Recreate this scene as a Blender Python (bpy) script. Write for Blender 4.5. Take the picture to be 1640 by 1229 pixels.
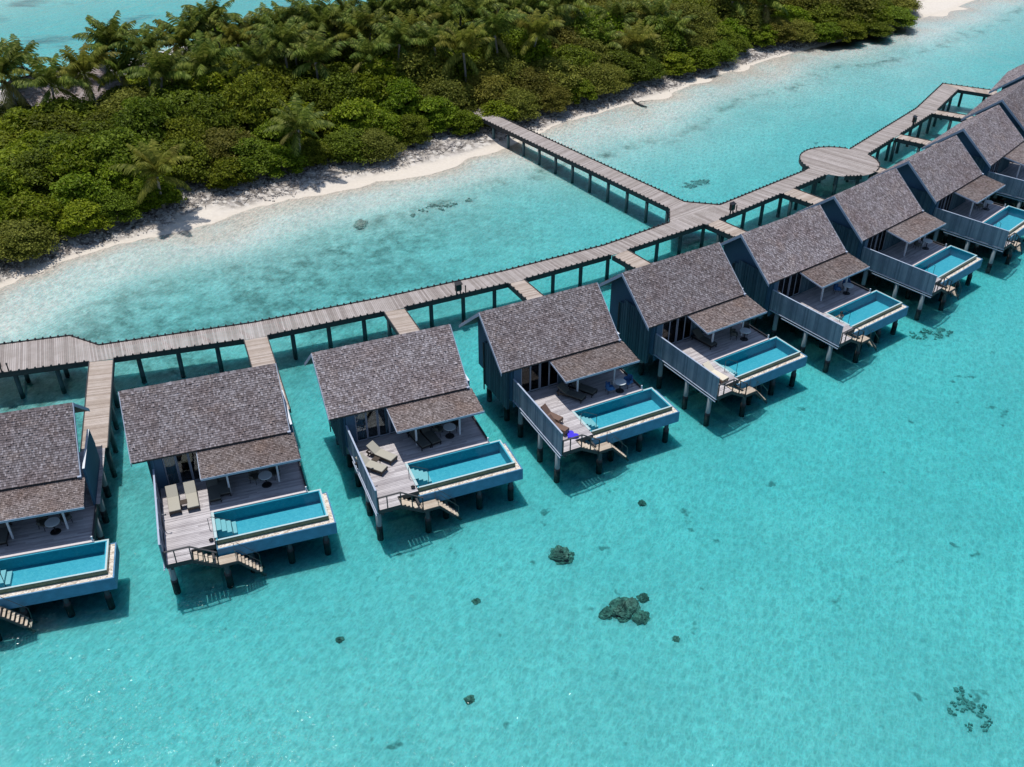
import bpy, math, random
import numpy as np
from mathutils import Vector, Matrix
R = math.radians
sc = bpy.context.scene
for o in list(bpy.data.objects): bpy.data.objects.remove(o)
COL = sc.collection

# ---------------------------------------------------------------- camera
cam = bpy.data.cameras.new('camera')
cam.sensor_width = 36.0; cam.lens = 34.33; cam.clip_start = 0.5; cam.clip_end = 6000
co = bpy.data.objects.new('camera', cam); COL.objects.link(co)
co.location = (0, 0, 40.19); co.rotation_euler = (R(90 - 34.76), R(-0.1), 0)
sc.camera = co

# ---------------------------------------------------------------- sky, sun, exposure
SUN = Vector((-0.150, 0.190, 1.0)).normalized()          # direction towards the sun
EL = math.asin(SUN.z); AZ = math.atan2(SUN.x, SUN.y)
w = bpy.data.worlds.new('World'); sc.world = w; w.use_nodes = True
nt = w.node_tree
sky = nt.nodes.new('ShaderNodeTexSky'); sky.sky_type = 'NISHITA'; sky.sun_disc = False
sky.sun_elevation = EL; sky.sun_rotation = AZ; sky.air_density = 1.0; sky.dust_density = 0.6; sky.ozone_density = 1.5
bg = nt.nodes['Background']; nt.links.new(sky.outputs[0], bg.inputs[0]); bg.inputs[1].default_value = 0.118
sl = bpy.data.lights.new('sun', 'SUN'); sl.energy = 3.95; sl.angle = R(0.5); sl.color = (1, 0.955, 0.9)
so = bpy.data.objects.new('sun', sl); COL.objects.link(so); so.location = (0, 60, 80)
so.rotation_euler = SUN.to_track_quat('Z', 'Y').to_euler()
sc.view_settings.view_transform = 'Standard'; sc.view_settings.look = 'None'
sc.view_settings.gamma = 1; sc.view_settings.exposure = 0.0
sc.cycles.use_denoising = True
sc.cycles.max_bounces = 8; sc.cycles.diffuse_bounces = 3; sc.cycles.glossy_bounces = 2
sc.cycles.transparent_max_bounces = 12; sc.cycles.caustics_reflective = False; sc.cycles.caustics_refractive = False

# ---------------------------------------------------------------- node helpers
def newmat(name):
    m = bpy.data.materials.new(name); m.use_nodes = True
    m.node_tree.nodes.clear(); return m, m.node_tree
def nd(nt, t, **kw):
    n = nt.nodes.new(t)
    for k, v in kw.items():
        if k.startswith('i_'):
            key = k[2:]; n.inputs[int(key) if key.isdigit() else key].default_value = v
        else: setattr(n, k, v)
    return n
def ln(nt, a, b): nt.links.new(a, b)
def coords(nt, kind='Object', scale=(1, 1, 1), rot=(0, 0, 0), vt='POINT'):
    if kind == 'World':
        g = nd(nt, 'ShaderNodeNewGeometry'); s = g.outputs['Position']
    else:
        g = nd(nt, 'ShaderNodeTexCoord'); s = g.outputs[kind]
    mp = nd(nt, 'ShaderNodeMapping', vector_type=vt); mp.inputs['Scale'].default_value = scale; mp.inputs['Rotation'].default_value = rot
    ln(nt, s, mp.inputs[0]); return mp.outputs[0]
def noise(nt, vec, scale, detail=3, rough=0.55):
    n = nd(nt, 'ShaderNodeTexNoise'); n.inputs['Scale'].default_value = scale
    n.inputs['Detail'].default_value = detail; n.inputs['Roughness'].default_value = rough
    ln(nt, vec, n.inputs['Vector']); return n.outputs['Fac']
def ramp(nt, fac, stops, interp='LINEAR'):
    r = nd(nt, 'ShaderNodeValToRGB'); r.color_ramp.interpolation = interp
    e = r.color_ramp.elements
    while len(e) < len(stops): e.new(0.5)
    for x, (p, c) in zip(e, stops):
        x.position = p; x.color = (*c, 1) if len(c) == 3 else c
    ln(nt, fac, r.inputs[0]); return r.outputs[0]
def mixc(nt, fac, a, b, mode='MIX'):
    m = nd(nt, 'ShaderNodeMix', data_type='RGBA', blend_type=mode)
    for s, v in ((0, fac), (6, a), (7, b)):
        if hasattr(v, 'links') or hasattr(v, 'is_linked'): ln(nt, v, m.inputs[s])
        elif isinstance(v, (int, float)): m.inputs[s].default_value = v
        else: m.inputs[s].default_value = (*v, 1)
    return m.outputs[2]
def mth(nt, op, a, b=0.0, clamp=False):
    m = nd(nt, 'ShaderNodeMath', operation=op); m.use_clamp = clamp
    for s, v in ((0, a), (1, b)):
        if isinstance(v, (int, float)): m.inputs[s].default_value = v
        else: ln(nt, v, m.inputs[s])
    return m.outputs[0]
def bump(nt, h, strength, dist=0.02, normal=None):
    b = nd(nt, 'ShaderNodeBump'); b.inputs['Strength'].default_value = strength; b.inputs['Distance'].default_value = dist
    ln(nt, h, b.inputs['Height'])
    if normal is not None: ln(nt, normal, b.inputs['Normal'])
    return b.outputs[0]
def surf(nt, col, rough=0.7, normal=None, spec=0.4, metallic=0.0):
    p = nd(nt, 'ShaderNodeBsdfPrincipled')
    if hasattr(col, 'is_linked'): ln(nt, col, p.inputs['Base Color'])
    else: p.inputs['Base Color'].default_value = (*col, 1)
    if hasattr(rough, 'is_linked'): ln(nt, rough, p.inputs['Roughness'])
    else: p.inputs['Roughness'].default_value = rough
    p.inputs['Specular IOR Level'].default_value = spec; p.inputs['Metallic'].default_value = metallic
    if normal is not None: ln(nt, normal, p.inputs['Normal'])
    o = nd(nt, 'ShaderNodeOutputMaterial'); ln(nt, p.outputs[0], o.inputs[0]); return p
def island(nt): return nd(nt, 'ShaderNodeNewGeometry').outputs['Random Per Island']
def objrand(nt): return nd(nt, 'ShaderNodeObjectInfo').outputs['Random']

M = {}
def wood(name, dark, mid, light, grain=(1, 14, 14), rough=0.75, amt=0.75, stain=None, crack=0):
    m, t = newmat(name)
    v = coords(t, 'Object', grain); g = noise(t, v, 2.0, 4)
    r = island(t)
    f = mth(t, 'ADD', mth(t, 'MULTIPLY', r, amt), mth(t, 'MULTIPLY', g, 1 - amt * 0.55))
    f = mth(t, 'SUBTRACT', f, (1 - amt * 0.55) * 0.5 - (1 - amt) * 0.5)
    c = ramp(t, f, [(0.12, dark), (0.5, mid), (0.9, light)])
    big = noise(t, coords(t, 'Object'), 0.55, 4)
    c = mixc(t, mth(t, 'MULTIPLY', mth(t, 'SUBTRACT', big, 0.47, True), 2.2, True), c, stain or dark)
    if crack:
        k = ramp(t, noise(t, coords(t, 'Object', (.55, 9, 9)), 1.0, 4, .65), [(.60, (0, 0, 0)), (.68, (1, 1, 1))])
        c = mixc(t, mth(t, 'MULTIPLY', k, crack), c, tuple(x * .45 for x in dark))
    surf(t, c, rough, bump(t, g, 0.35, 0.01), 0.25)
    M[name] = m
wood('deck_wood', (.29, .265, .275), (.48, .45, .455), (.60, .57, .575), (1.2, 12, 12), amt=.55, crack=.7)
wood('jetty_wood', (.24, .205, .188), (.35, .308, .285), (.435, .39, .37), (1, 1, 1), amt=.7, stain=(.27, .235, .21))
wood('walkway_wood', (.32, .255, .21), (.43, .36, .305), (.50, .43, .38), (1, 1, 1), amt=.7, stain=(.36, .29, .235))
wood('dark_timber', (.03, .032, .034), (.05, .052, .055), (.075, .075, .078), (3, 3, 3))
wood('stair_wood', (.36, .285, .215), (.49, .41, .32), (.60, .53, .44), (2, 12, 12), amt=.5)
wood('fence_paint', (.12, .15, .20), (.225, .265, .335), (.32, .36, .43), (14, 14, 1.2), amt=.55)
wood('wall_paint', (.040, .095, .165), (.052, .118, .195), (.065, .14, .22), (9, 9, 1), amt=.5)
wood('batten_paint', (.036, .082, .115), (.058, .115, .155), (.085, .15, .195), (14, 14, 1), amt=.8)
wood('trim_paint', (.30, .36, .46), (.37, .43, .53), (.42, .48, .58), (3, 3, 3), amt=.3)
wood('white_paint', (.55, .60, .66), (.66, .70, .75), (.72, .75, .78), (3, 3, 3), amt=.3)
wood('pile_concrete', (.16, .20, .22), (.24, .29, .31), (.30, .35, .37), (4, 4, .7), amt=.3)
wood('rattan', (.035, .026, .02), (.06, .045, .035), (.10, .08, .06), (30, 30, 30), amt=.4)
wood('teak', (.16, .095, .06), (.22, .14, .095), (.28, .19, .13), (3, 16, 16), amt=.5)
wood('bark', (.13, .105, .085), (.21, .175, .145), (.30, .26, .22), (9, 9, 2), amt=.3)
wood('palm_bark', (.19, .165, .14), (.30, .265, .23), (.40, .36, .32), (2, 2, 9), amt=.3)
wood('dry_wood', (.13, .11, .10), (.26, .23, .21), (.42, .39, .36), (3, 3, 3), amt=.8)

def shingle(name, stops, weather):
    m, t = newmat(name)
    r = island(t); v = coords(t, 'Object', (11, 5, 5)); g = noise(t, v, 2.4, 3, .7)
    f = mth(t, 'ADD', mth(t, 'MULTIPLY', r, 0.66), mth(t, 'MULTIPLY', g, 0.42))
    c = ramp(t, f, stops)
    va = nd(t, 'ShaderNodeVectorMath', operation='ADD'); ln(t, coords(t, 'Object'), va.inputs[0])
    ob = nd(t, 'ShaderNodeObjectInfo'); ln(t, ob.outputs['Location'], va.inputs[1])
    big = noise(t, va.outputs[0], 0.5, 5, 0.62)
    c = mixc(t, mth(t, 'MULTIPLY', mth(t, 'SUBTRACT', big, 0.44, True), 3.2, True), c, weather, 'MULTIPLY')
    big2 = noise(t, va.outputs[0], 0.9, 4, 0.6)
    c = mixc(t, mth(t, 'MULTIPLY', mth(t, 'SUBTRACT', big2, 0.52, True), 2.5, True), c, (1.25, 1.12, .95), 'MULTIPLY')
    hs = nd(t, 'ShaderNodeHueSaturation'); ln(t, c, hs.inputs['Color'])
    ln(t, mth(t, 'ADD', mth(t, 'MULTIPLY', ob.outputs['Random'], .28), .86), hs.inputs['Value'])
    surf(t, hs.outputs[0], 0.8, bump(t, g, 0.4, 0.01), 0.25); M[name] = m
shingle('roof_shingle', [(.05, (.075, .06, .066)), (.28, (.15, .126, .13)), (.55, (.225, .195, .203)), (.8, (.315, .283, .298)), (1., (.56, .525, .55))], (.78, .70, .68))
shingle('veranda_shingle', [(.05, (.08, .06, .054)), (.35, (.145, .118, .112)), (.7, (.21, .177, .172)), (.9, (.285, .25, .245)), (1., (.42, .38, .365))], (.8, .7, .66))

def flat(name, col, rough=.6, var=.15, scale=6, spec=.4, metallic=0):
    m, t = newmat(name)
    n = noise(t, coords(t, 'Object'), scale, 4)
    c = mixc(t, n, tuple(x * (1 - var) for x in col), tuple(min(1, x * (1 + var)) for x in col))
    surf(t, c, rough, bump(t, n, .15, .01), spec, metallic); M[name] = m
flat('pool_render', (.066, .208, .35), .6, .42, 2.6)
flat('coping', (.42, .55, .56), .5, .12, 5)
flat('deck_coping', (.62, .56, .55), .6, .12, 5)
flat('overflow_tile', (.03, .10, .065), .25, .35, 4, .5)
flat('black_metal', (.012, .012, .014), .4, .2, 9)
flat('steel', (.10, .11, .12), .3, .1, 9, .5, .8)
flat('cushion', (.40, .38, .32), .9, .08, 14, .2)
flat('cushion_dark', (.10, .105, .095), .9, .1, 14, .2)
flat('cream_fabric', (.66, .60, .48), .9, .08, 10, .2)
flat('blue_fabric', (.045, .13, .30), .85, .12, 10, .2)
flat('vivid_blue', (.045, .03, .62), .5, .1, 8, .4)
flat('table_white', (.62, .66, .67), .4, .06, 8)
flat('curtain', (.25, .36, .48), .9, .12, 8, .2)
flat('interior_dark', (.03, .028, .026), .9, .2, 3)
flat('skin', (.42, .24, .16), .6, .08, 12)
flat('hair', (.012, .009, .008), .6, .1, 20)
flat('swimwear', (.62, .62, .60), .7, .05, 20)

m, t = newmat('gravel'); v = coords(t, 'Object')
vo = nd(t, 'ShaderNodeTexVoronoi'); vo.inputs['Scale'].default_value = 11; ln(t, v, vo.inputs['Vector'])
sp = nd(t, 'ShaderNodeSeparateColor'); ln(t, vo.outputs['Color'], sp.inputs[0])
c = ramp(t, sp.outputs[0], [(0, (.36, .29, .22)), (.35, (.60, .52, .43)), (.7, (.68, .62, .53)), (1, (.78, .74, .68))])
surf(t, c, .9, bump(t, vo.outputs['Distance'], .6, .03), .2); M['gravel'] = m

m, t = newmat('pool_tile'); v = coords(t, 'Object')
vo = nd(t, 'ShaderNodeTexVoronoi'); vo.inputs['Scale'].default_value = 9; ln(t, v, vo.inputs['Vector'])
sp = nd(t, 'ShaderNodeSeparateColor'); ln(t, vo.outputs['Color'], sp.inputs[0])
c = mixc(t, sp.outputs[0], (.025, .32, .44), (.045, .385, .50))
surf(t, c, .5, None, .2); M['pool_tile'] = m
flat('pool_step_tile', (.16, .46, .52), .5, .08, 5, .3)

def watersurf(name, sc1, stretch, strength, glint, tint=None, rot=0.0, dist=.05):
    m, t = newmat(name)
    v = coords(t, 'World', (1, 1, 1)); v2 = coords(t, 'World', stretch, (0, 0, rot), 'TEXTURE')
    n1 = noise(t, v2, sc1, 3, .6); n2 = noise(t, v, sc1 * 3.1, 2, .5); n3 = noise(t, v2, sc1 * .22, 2, .5)
    h = mth(t, 'ADD', mth(t, 'ADD', n1, mth(t, 'MULTIPLY', n2, .3)), mth(t, 'MULTIPLY', n3, 1.6))
    b = bump(t, h, strength, dist)
    tr = nd(t, 'ShaderNodeBsdfTransparent')
    if tint: tint(t, tr, n1, n2, v, v2)
    gl = nd(t, 'ShaderNodeBsdfGlossy'); gl.inputs['Roughness'].default_value = glint; ln(t, b, gl.inputs['Normal'])
    fr = nd(t, 'ShaderNodeFresnel'); fr.inputs['IOR'].default_value = 1.33; ln(t, b, fr.inputs['Normal'])
    mx = nd(t, 'ShaderNodeMixShader'); ln(t, fr.outputs[0], mx.inputs[0]); ln(t, tr.outputs[0], mx.inputs[1]); ln(t, gl.outputs[0], mx.inputs[2])
    o = nd(t, 'ShaderNodeOutputMaterial'); ln(t, mx.outputs[0], o.inputs[0]); M[name] = m
    return m, t, o
def caustic_tint(t, tr, n1, n2, v, v2):
    # caustic net painted into the transparent colour, standing in for light focused by wavelets
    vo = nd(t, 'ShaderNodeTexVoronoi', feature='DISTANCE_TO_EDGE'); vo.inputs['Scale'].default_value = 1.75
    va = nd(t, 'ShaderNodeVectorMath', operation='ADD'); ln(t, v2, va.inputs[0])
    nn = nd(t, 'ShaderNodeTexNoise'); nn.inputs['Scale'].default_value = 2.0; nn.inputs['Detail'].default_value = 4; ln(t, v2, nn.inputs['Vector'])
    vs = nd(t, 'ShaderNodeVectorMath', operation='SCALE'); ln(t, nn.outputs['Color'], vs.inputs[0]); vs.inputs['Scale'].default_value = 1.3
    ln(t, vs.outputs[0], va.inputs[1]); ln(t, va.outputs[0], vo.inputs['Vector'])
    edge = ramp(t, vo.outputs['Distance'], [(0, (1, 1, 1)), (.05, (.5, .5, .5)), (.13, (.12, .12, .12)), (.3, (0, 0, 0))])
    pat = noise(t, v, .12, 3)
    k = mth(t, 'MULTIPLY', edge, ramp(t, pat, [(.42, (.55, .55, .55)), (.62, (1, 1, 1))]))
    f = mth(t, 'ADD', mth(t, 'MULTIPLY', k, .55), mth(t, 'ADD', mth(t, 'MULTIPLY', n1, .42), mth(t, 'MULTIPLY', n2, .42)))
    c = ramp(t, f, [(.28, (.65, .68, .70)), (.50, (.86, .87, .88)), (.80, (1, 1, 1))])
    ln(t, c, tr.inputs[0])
m, t, o = watersurf('sea_water', 2.3, (1.6, .62, 1), .9, .06, caustic_tint, R(66), .09)
ab = nd(t, 'ShaderNodeVolumeAbsorption'); ab.inputs['Color'].default_value = (.10, .862, .90, 1); ab.inputs['Density'].default_value = .96
ln(t, ab.outputs[0], o.inputs['Volume'])
watersurf('pool_water', 1.6, (1, 1, 1), .25, .03)

m, t = newmat('glass')
tr = nd(t, 'ShaderNodeBsdfTransparent'); tr.inputs[0].default_value = (.75, .85, .88, 1)
gl = nd(t, 'ShaderNodeBsdfGlossy'); gl.inputs['Roughness'].default_value = .02
fr = nd(t, 'ShaderNodeFresnel'); fr.inputs['IOR'].default_value = 1.5
mx = nd(t, 'ShaderNodeMixShader'); ln(t, fr.outputs[0], mx.inputs[0]); ln(t, tr.outputs[0], mx.inputs[1]); ln(t, gl.outputs[0], mx.inputs[2])
o = nd(t, 'ShaderNodeOutputMaterial'); ln(t, mx.outputs[0], o.inputs[0]); M['glass'] = m

def leafmat(name, dark, mid, light, trans=.3, var=.3, brown=None):
    m, t = newmat(name)
    r = island(t); ob = nd(t, 'ShaderNodeObjectInfo')
    c = ramp(t, r, [(0, dark), (.5, mid), (.92, light), (1, brown or light)])
    cl = noise(t, coords(t, 'Object'), .9, 3)
    c = mixc(t, mth(t, 'MULTIPLY', mth(t, 'SUBTRACT', cl, .5, True), 2.4, True), c, light)
    hs = nd(t, 'ShaderNodeHueSaturation'); ln(t, c, hs.inputs['Color'])
    ln(t, mth(t, 'ADD', mth(t, 'MULTIPLY', ob.outputs['Random'], var * 1.6), 1 - var * .8), hs.inputs['Value'])
    h2 = mth(t, 'FRACT', mth(t, 'MULTIPLY', ob.outputs['Random'], 7.13))
    ln(t, mth(t, 'ADD', mth(t, 'MULTIPLY', h2, .035), .483), hs.inputs['Hue'])
    df = nd(t, 'ShaderNodeBsdfPrincipled'); ln(t, hs.outputs[0], df.inputs['Base Color'])
    df.inputs['Roughness'].default_value = .55; df.inputs['Specular IOR Level'].default_value = .14
    tl = nd(t, 'ShaderNodeBsdfTranslucent'); ln(t, hs.outputs[0], tl.inputs[0])
    mx = nd(t, 'ShaderNodeMixShader'); mx.inputs[0].default_value = trans
    ln(t, df.outputs[0], mx.inputs[1]); ln(t, tl.outputs[0], mx.inputs[2])
    o = nd(t, 'ShaderNodeOutputMaterial'); ln(t, mx.outputs[0], o.inputs[0]); M[name] = m
leafmat('leaf_dark', (.070, .096, .008), (.128, .165, .011), (.215, .265, .022), .38, .35)
leafmat('leaf_bright', (.095, .14, .008), (.17, .232, .011), (.27, .34, .02), .4, .3, (.16, .15, .03))
leafmat('leaf_olive', (.115, .122, .016), (.185, .192, .026), (.28, .275, .046), .38, .3)
leafmat('frond_green', (.05, .08, .010), (.105, .148, .02), (.25, .29, .055), .3, .3, (.22, .19, .06))
leafmat('frond_light', (.10, .115, .014), (.18, .185, .026), (.30, .29, .05), .35, .15)
leafmat('frond_yellow', (.13, .12, .03), (.2, .175, .045), (.27, .22, .07), .3, .25)
wood('pile_jetty', (.03, .06, .065), (.045, .085, .092), (.06, .105, .115), (4, 4, .7), amt=.3)
wood('teak_sling', (.12, .075, .06), (.17, .11, .085), (.22, .15, .12), (3, 30, 30), amt=.3)
wood('rubble', (.30, .27, .25), (.46, .43, .40), (.62, .59, .55), (5, 5, 5), amt=.9)
shingle('lodge_shingle', [(.05, (.16, .13, .125)), (.3, (.24, .20, .195)), (.6, (.31, .27, .27)), (1., (.45, .41, .42))], (.8, .74, .72))
m, t = newmat('coral'); v = coords(t, 'World'); n = noise(t, v, 5, 5, .65); n2 = noise(t, v, 1.6, 3)
c = ramp(t, mth(t, 'ADD', mth(t, 'MULTIPLY', n, .7), mth(t, 'MULTIPLY', n2, .4)), [(.3, (.06, .08, .065)), (.52, (.15, .165, .125)), (.70, (.40, .385, .30))])
surf(t, c, .9, bump(t, n, .9, .12), .1); M['coral'] = m
m, t = newmat('weed'); v = coords(t, 'World'); n = noise(t, v, 3.5, 5, .7)
c = ramp(t, n, [(.3, (.20, .27, .24)), (.55, (.30, .37, .33)), (.75, (.44, .49, .44))])
surf(t, c, .9, bump(t, n, .9, .08), .1); M['weed'] = m
# ---------------------------------------------------------------- mesh helpers
class MB:
    def __init__(s): s.v = []; s.f = []
    def quad(s, *p):
        n = len(s.v); s.v += [tuple(q) for q in p]; s.f.append(tuple(range(n, n + len(p))))
    def hexa(s, p):                     # 8 points: bottom ring 0-3 (ccw), top ring 4-7
        n = len(s.v); s.v += [tuple(q) for q in p]
        for f in ((3, 2, 1, 0), (4, 5, 6, 7), (0, 1, 5, 4), (1, 2, 6, 5), (2, 3, 7, 6), (3, 0, 4, 7)):
            s.f.append(tuple(n + i for i in f))
        return s
    def box(s, x0, x1, y0, y1, z0, z1):
        return s.hexa([(x0, y0, z0), (x1, y0, z0), (x1, y1, z0), (x0, y1, z0), (x0, y0, z1), (x1, y0, z1), (x1, y1, z1), (x0, y1, z1)])
    def bar(s, a, b, w, h):             # box beam from a to b
        a = Vector(a); b = Vector(b); d = (b - a).normalized()
        up = Vector((0, 0, 1)) if abs(d.z) < .95 else Vector((0, 1, 0))
        x = d.cross(up).normalized() * (w / 2); y = x.cross(d).normalized() * (h / 2)
        P = [a - x - y, a + x - y, b + x - y, b - x - y, a - x + y, a + x + y, b + x + y, b - x + y]
        return s.hexa(P)
    def tube(s, pts, rad, n=8, cap=True):
        pts = [Vector(p) for p in pts]; rad = rad if isinstance(rad, (list, tuple)) else [rad] * len(pts)
        base = len(s.v)
        for i, p in enumerate(pts):
            d = (pts[min(i + 1, len(pts) - 1)] - pts[max(i - 1, 0)]).normalized()
            up = Vector((0, 0, 1)) if abs(d.z) < .9 else Vector((1, 0, 0))
            x = d.cross(up).normalized(); y = d.cross(x)
            for k in range(n):
                a = 2 * math.pi * k / n; s.v.append(tuple(p + (x * math.cos(a) + y * math.sin(a)) * rad[i]))
        for i in range(len(pts) - 1):
            for k in range(n):
                a = base + i * n + k; b = base + i * n + (k + 1) % n
                s.f.append((a, b, b + n, a + n))
        if cap:
            s.f.append(tuple(base + k for k in range(n - 1, -1, -1))); e = base + (len(pts) - 1) * n
            s.f.append(tuple(e + k for k in range(n)))
        return s
    def prism(s, poly, z0, z1):         # horizontal polygon extruded in z
        n = len(poly); b = len(s.v)
        s.v += [(x, y, z0) for x, y in poly] + [(x, y, z1) for x, y in poly]
        s.f.append(tuple(b + i for i in range(n - 1, -1, -1))); s.f.append(tuple(b + n + i for i in range(n)))
        for i in range(n): j = (i + 1) % n; s.f.append((b + i, b + j, b + n + j, b + n + i))
        return s
    def slab(s, poly, axis, c0, c1):    # polygon in the plane across an axis (0: yz, 1: xz) extruded along it
        n = len(poly); b = len(s.v)
        for c in (c0, c1): s.v += [(c, p, q) if axis == 0 else (p, c, q) for p, q in poly]
        s.f.append(tuple(b + i for i in range(n - 1, -1, -1))); s.f.append(tuple(b + n + i for i in range(n)))
        for i in range(n): j = (i + 1) % n; s.f.append((b + i, b + j, b + n + j, b + n + i))
        return s
    def mesh(s, name, mat, smooth=False):
        me = bpy.data.meshes.new(name); me.from_pydata(s.v, [], s.f); me.update()
        for q in (mat if isinstance(mat, list) else [mat]): me.materials.append(q)
        if smooth: me.polygons.foreach_set('use_smooth', [True] * len(me.polygons))
        return me
    def build(s, name, mat, parent=None, smooth=False, bevel=0):
        o = bpy.data.objects.new(name, s.mesh(name, mat, smooth)); COL.objects.link(o)
        if parent: o.parent = parent
        if bevel:
            b = o.modifiers.new('bevel', 'BEVEL'); b.width = bevel; b.segments = 2; b.limit_method = 'ANGLE'
        return o
def tag(o, label=None, cat=None, group=None, kind=None):
    if label: o['label'] = label
    if cat: o['category'] = cat
    if group: o['group'] = group
    if kind: o['kind'] = kind
    return o
def thing(name, loc, rz, label, cat, group=None):
    o = bpy.data.objects.new(name, None); COL.objects.link(o); o.empty_display_size = .3
    o.location = loc; o.rotation_euler = (0, 0, rz); return tag(o, label, cat, group)
def kids(o): return [c for c in o.children]
def copy_tree(o, parent=None):
    c = o.copy(); COL.objects.link(c); c.parent = parent
    for ch in list(o.children): copy_tree(ch, c)
    return c
def mesh_obj(name, me, parent=None, loc=(0, 0, 0), rot=(0, 0, 0), scale=(1, 1, 1)):
    o = bpy.data.objects.new(name, me); COL.objects.link(o); o.parent = parent
    o.location = loc; o.rotation_euler = rot; o.scale = scale; return o
ORD = ['first', 'second', 'third', 'fourth', 'fifth', 'sixth', 'seventh', 'eighth', 'ninth', 'tenth', 'eleventh', 'twelfth', 'thirteenth', 'fourteenth',
       'fifteenth', 'sixteenth', 'seventeenth', 'eighteenth', 'nineteenth', 'twentieth']
def ordinal(i):
    if i < 20: return ORD[i]
    tens = ['twenty', 'thirty', 'forty', 'fifty', 'sixty', 'seventy', 'eighty', 'ninety'][(i + 1) // 10 - 2]
    u = (i + 1) % 10
    return tens + '-' + ORD[u - 1] if u else {'twenty': 'twentieth', 'thirty': 'thirtieth', 'forty': 'fortieth', 'fifty': 'fiftieth', 'sixty': 'sixtieth', 'seventy': 'seventieth', 'eighty': 'eightieth', 'ninety': 'ninetieth'}[tens]

# ---------------------------------------------------------------- terrain: seabed, beach, water
SHORE = [(-95, -30), (-70, 25), (-52, 54), (-46.5, 63.5), (-42.59, 70.94), (-39.5, 76.5), (-33.71, 80.79), (-25.35, 86.86), (-18.94, 92.06), (-11.92, 97.76), (-4.2, 102.2), (-1.43, 104.8),
         (4.29, 109.92), (10.39, 114.16), (18.86, 122.21), (27.38, 130.42), (36.61, 138.38), (44.81, 143.0), (53.98, 149.56), (67.16, 160.38), (77, 170.45), (98, 192), (150, 240), (260, 330)]
BACK = [(-140, 60), (-100, 98), (-66, 121), (-61, 126), (-57.4, 129), (-47, 142.0), (-36.5, 148.5), (-26.5, 156.5), (-19, 164.4), (-5, 180), (20, 205), (70, 245), (160, 330)]
VEG = [(-74, 30), (-60, 50), (-50, 65), (-44.33, 75.53), (-40.3, 79.15), (-35.25, 84.4), (-31.93, 89.42), (-25.22, 92.52), (-20.31, 97.12), (-14.67, 99.22), (-8.31, 103.79), (-3.27, 108.71), (2.87, 111.85),
       (9.83, 117.4), (14.07, 122.16), (22.05, 128.59), (31.88, 137.07), (40.76, 142.6), (47.5, 142.6), (56.73, 149.98), (59.5, 157), (64, 170), (78, 196)]
def sdist(px, py, line):                # signed distance to a polyline, positive on the right-hand side
    best = np.full(px.shape, 1e9); sg = np.ones(px.shape)
    for (ax, ay), (bx, by) in zip(line[:-1], line[1:]):
        dx, dy = bx - ax, by - ay; L = dx * dx + dy * dy
        tt = np.clip(((px - ax) * dx + (py - ay) * dy) / L, 0, 1)
        ex = px - ax - tt * dx; ey = py - ay - tt * dy; dd = np.hypot(ex, ey)
        cr = dx * (py - ay) - dy * (px - ax)
        up = dd < best; best = np.where(up, dd, best); sg = np.where(up, np.where(cr < 0, 1, -1), sg)
    return best * sg
rng = np.random.default_rng(5)
def vnoise(x, y, s, seed=0):            # smooth value noise
    g = np.random.default_rng(seed).random((64, 64)); x = x / s; y = y / s
    xi = np.floor(x).astype(int); yi = np.floor(y).astype(int); fx = x - xi; fy = y - yi
    fx = fx * fx * (3 - 2 * fx); fy = fy * fy * (3 - 2 * fy)
    a = g[xi % 64, yi % 64]; b = g[(xi + 1) % 64, yi % 64]; c = g[xi % 64, (yi + 1) % 64]; d = g[(xi + 1) % 64, (yi + 1) % 64]
    return (a * (1 - fx) + b * fx) * (1 - fy) + (c * (1 - fx) + d * fx) * fy
def height(x, y):
    s = sdist(x, y, SHORE); b = -sdist(x, y, BACK)
    n = vnoise(x, y, 9, 1) - .5; n2 = vnoise(x, y, 3.1, 2) - .5; n3 = vnoise(x, y, 26, 3) - .5
    s = s + n * 2.2 + n2 * .6
    sea = -(.11 * np.clip(s / 8, 0, 1) + .74 * (1 - np.exp(-np.clip(s - 6, 0, 400) / 15))) * (1 + .25 * n3) - .05 * n
    sea = sea * (1 - .30 * np.clip((x + y - 92) / 40, 0, 1) * np.clip((60 - s) / 30, 0, 1)); sea = sea - .10 * np.exp(-((s - 38) / 12) ** 2) - .12 * np.clip((60 - y) / 30, 0, 1) + .05 * n2
    backsea = -(.55 * (1 - np.exp(-np.clip(b, 0, 400) / 5))) + .38 * np.clip((b - 20) / 25, 0, 1) + .1 * n3
    land = np.minimum(np.clip(-s, 0, 99), np.clip(-b, 0, 99) + 0)
    z = np.where((s < 0) & (b < 0), 1.25 * (1 - np.exp(-land / 5.5)) + .12 * n2 * np.clip(land / 4, 0, 1), np.where(s >= 0, sea, backsea))
    return z, s
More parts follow.
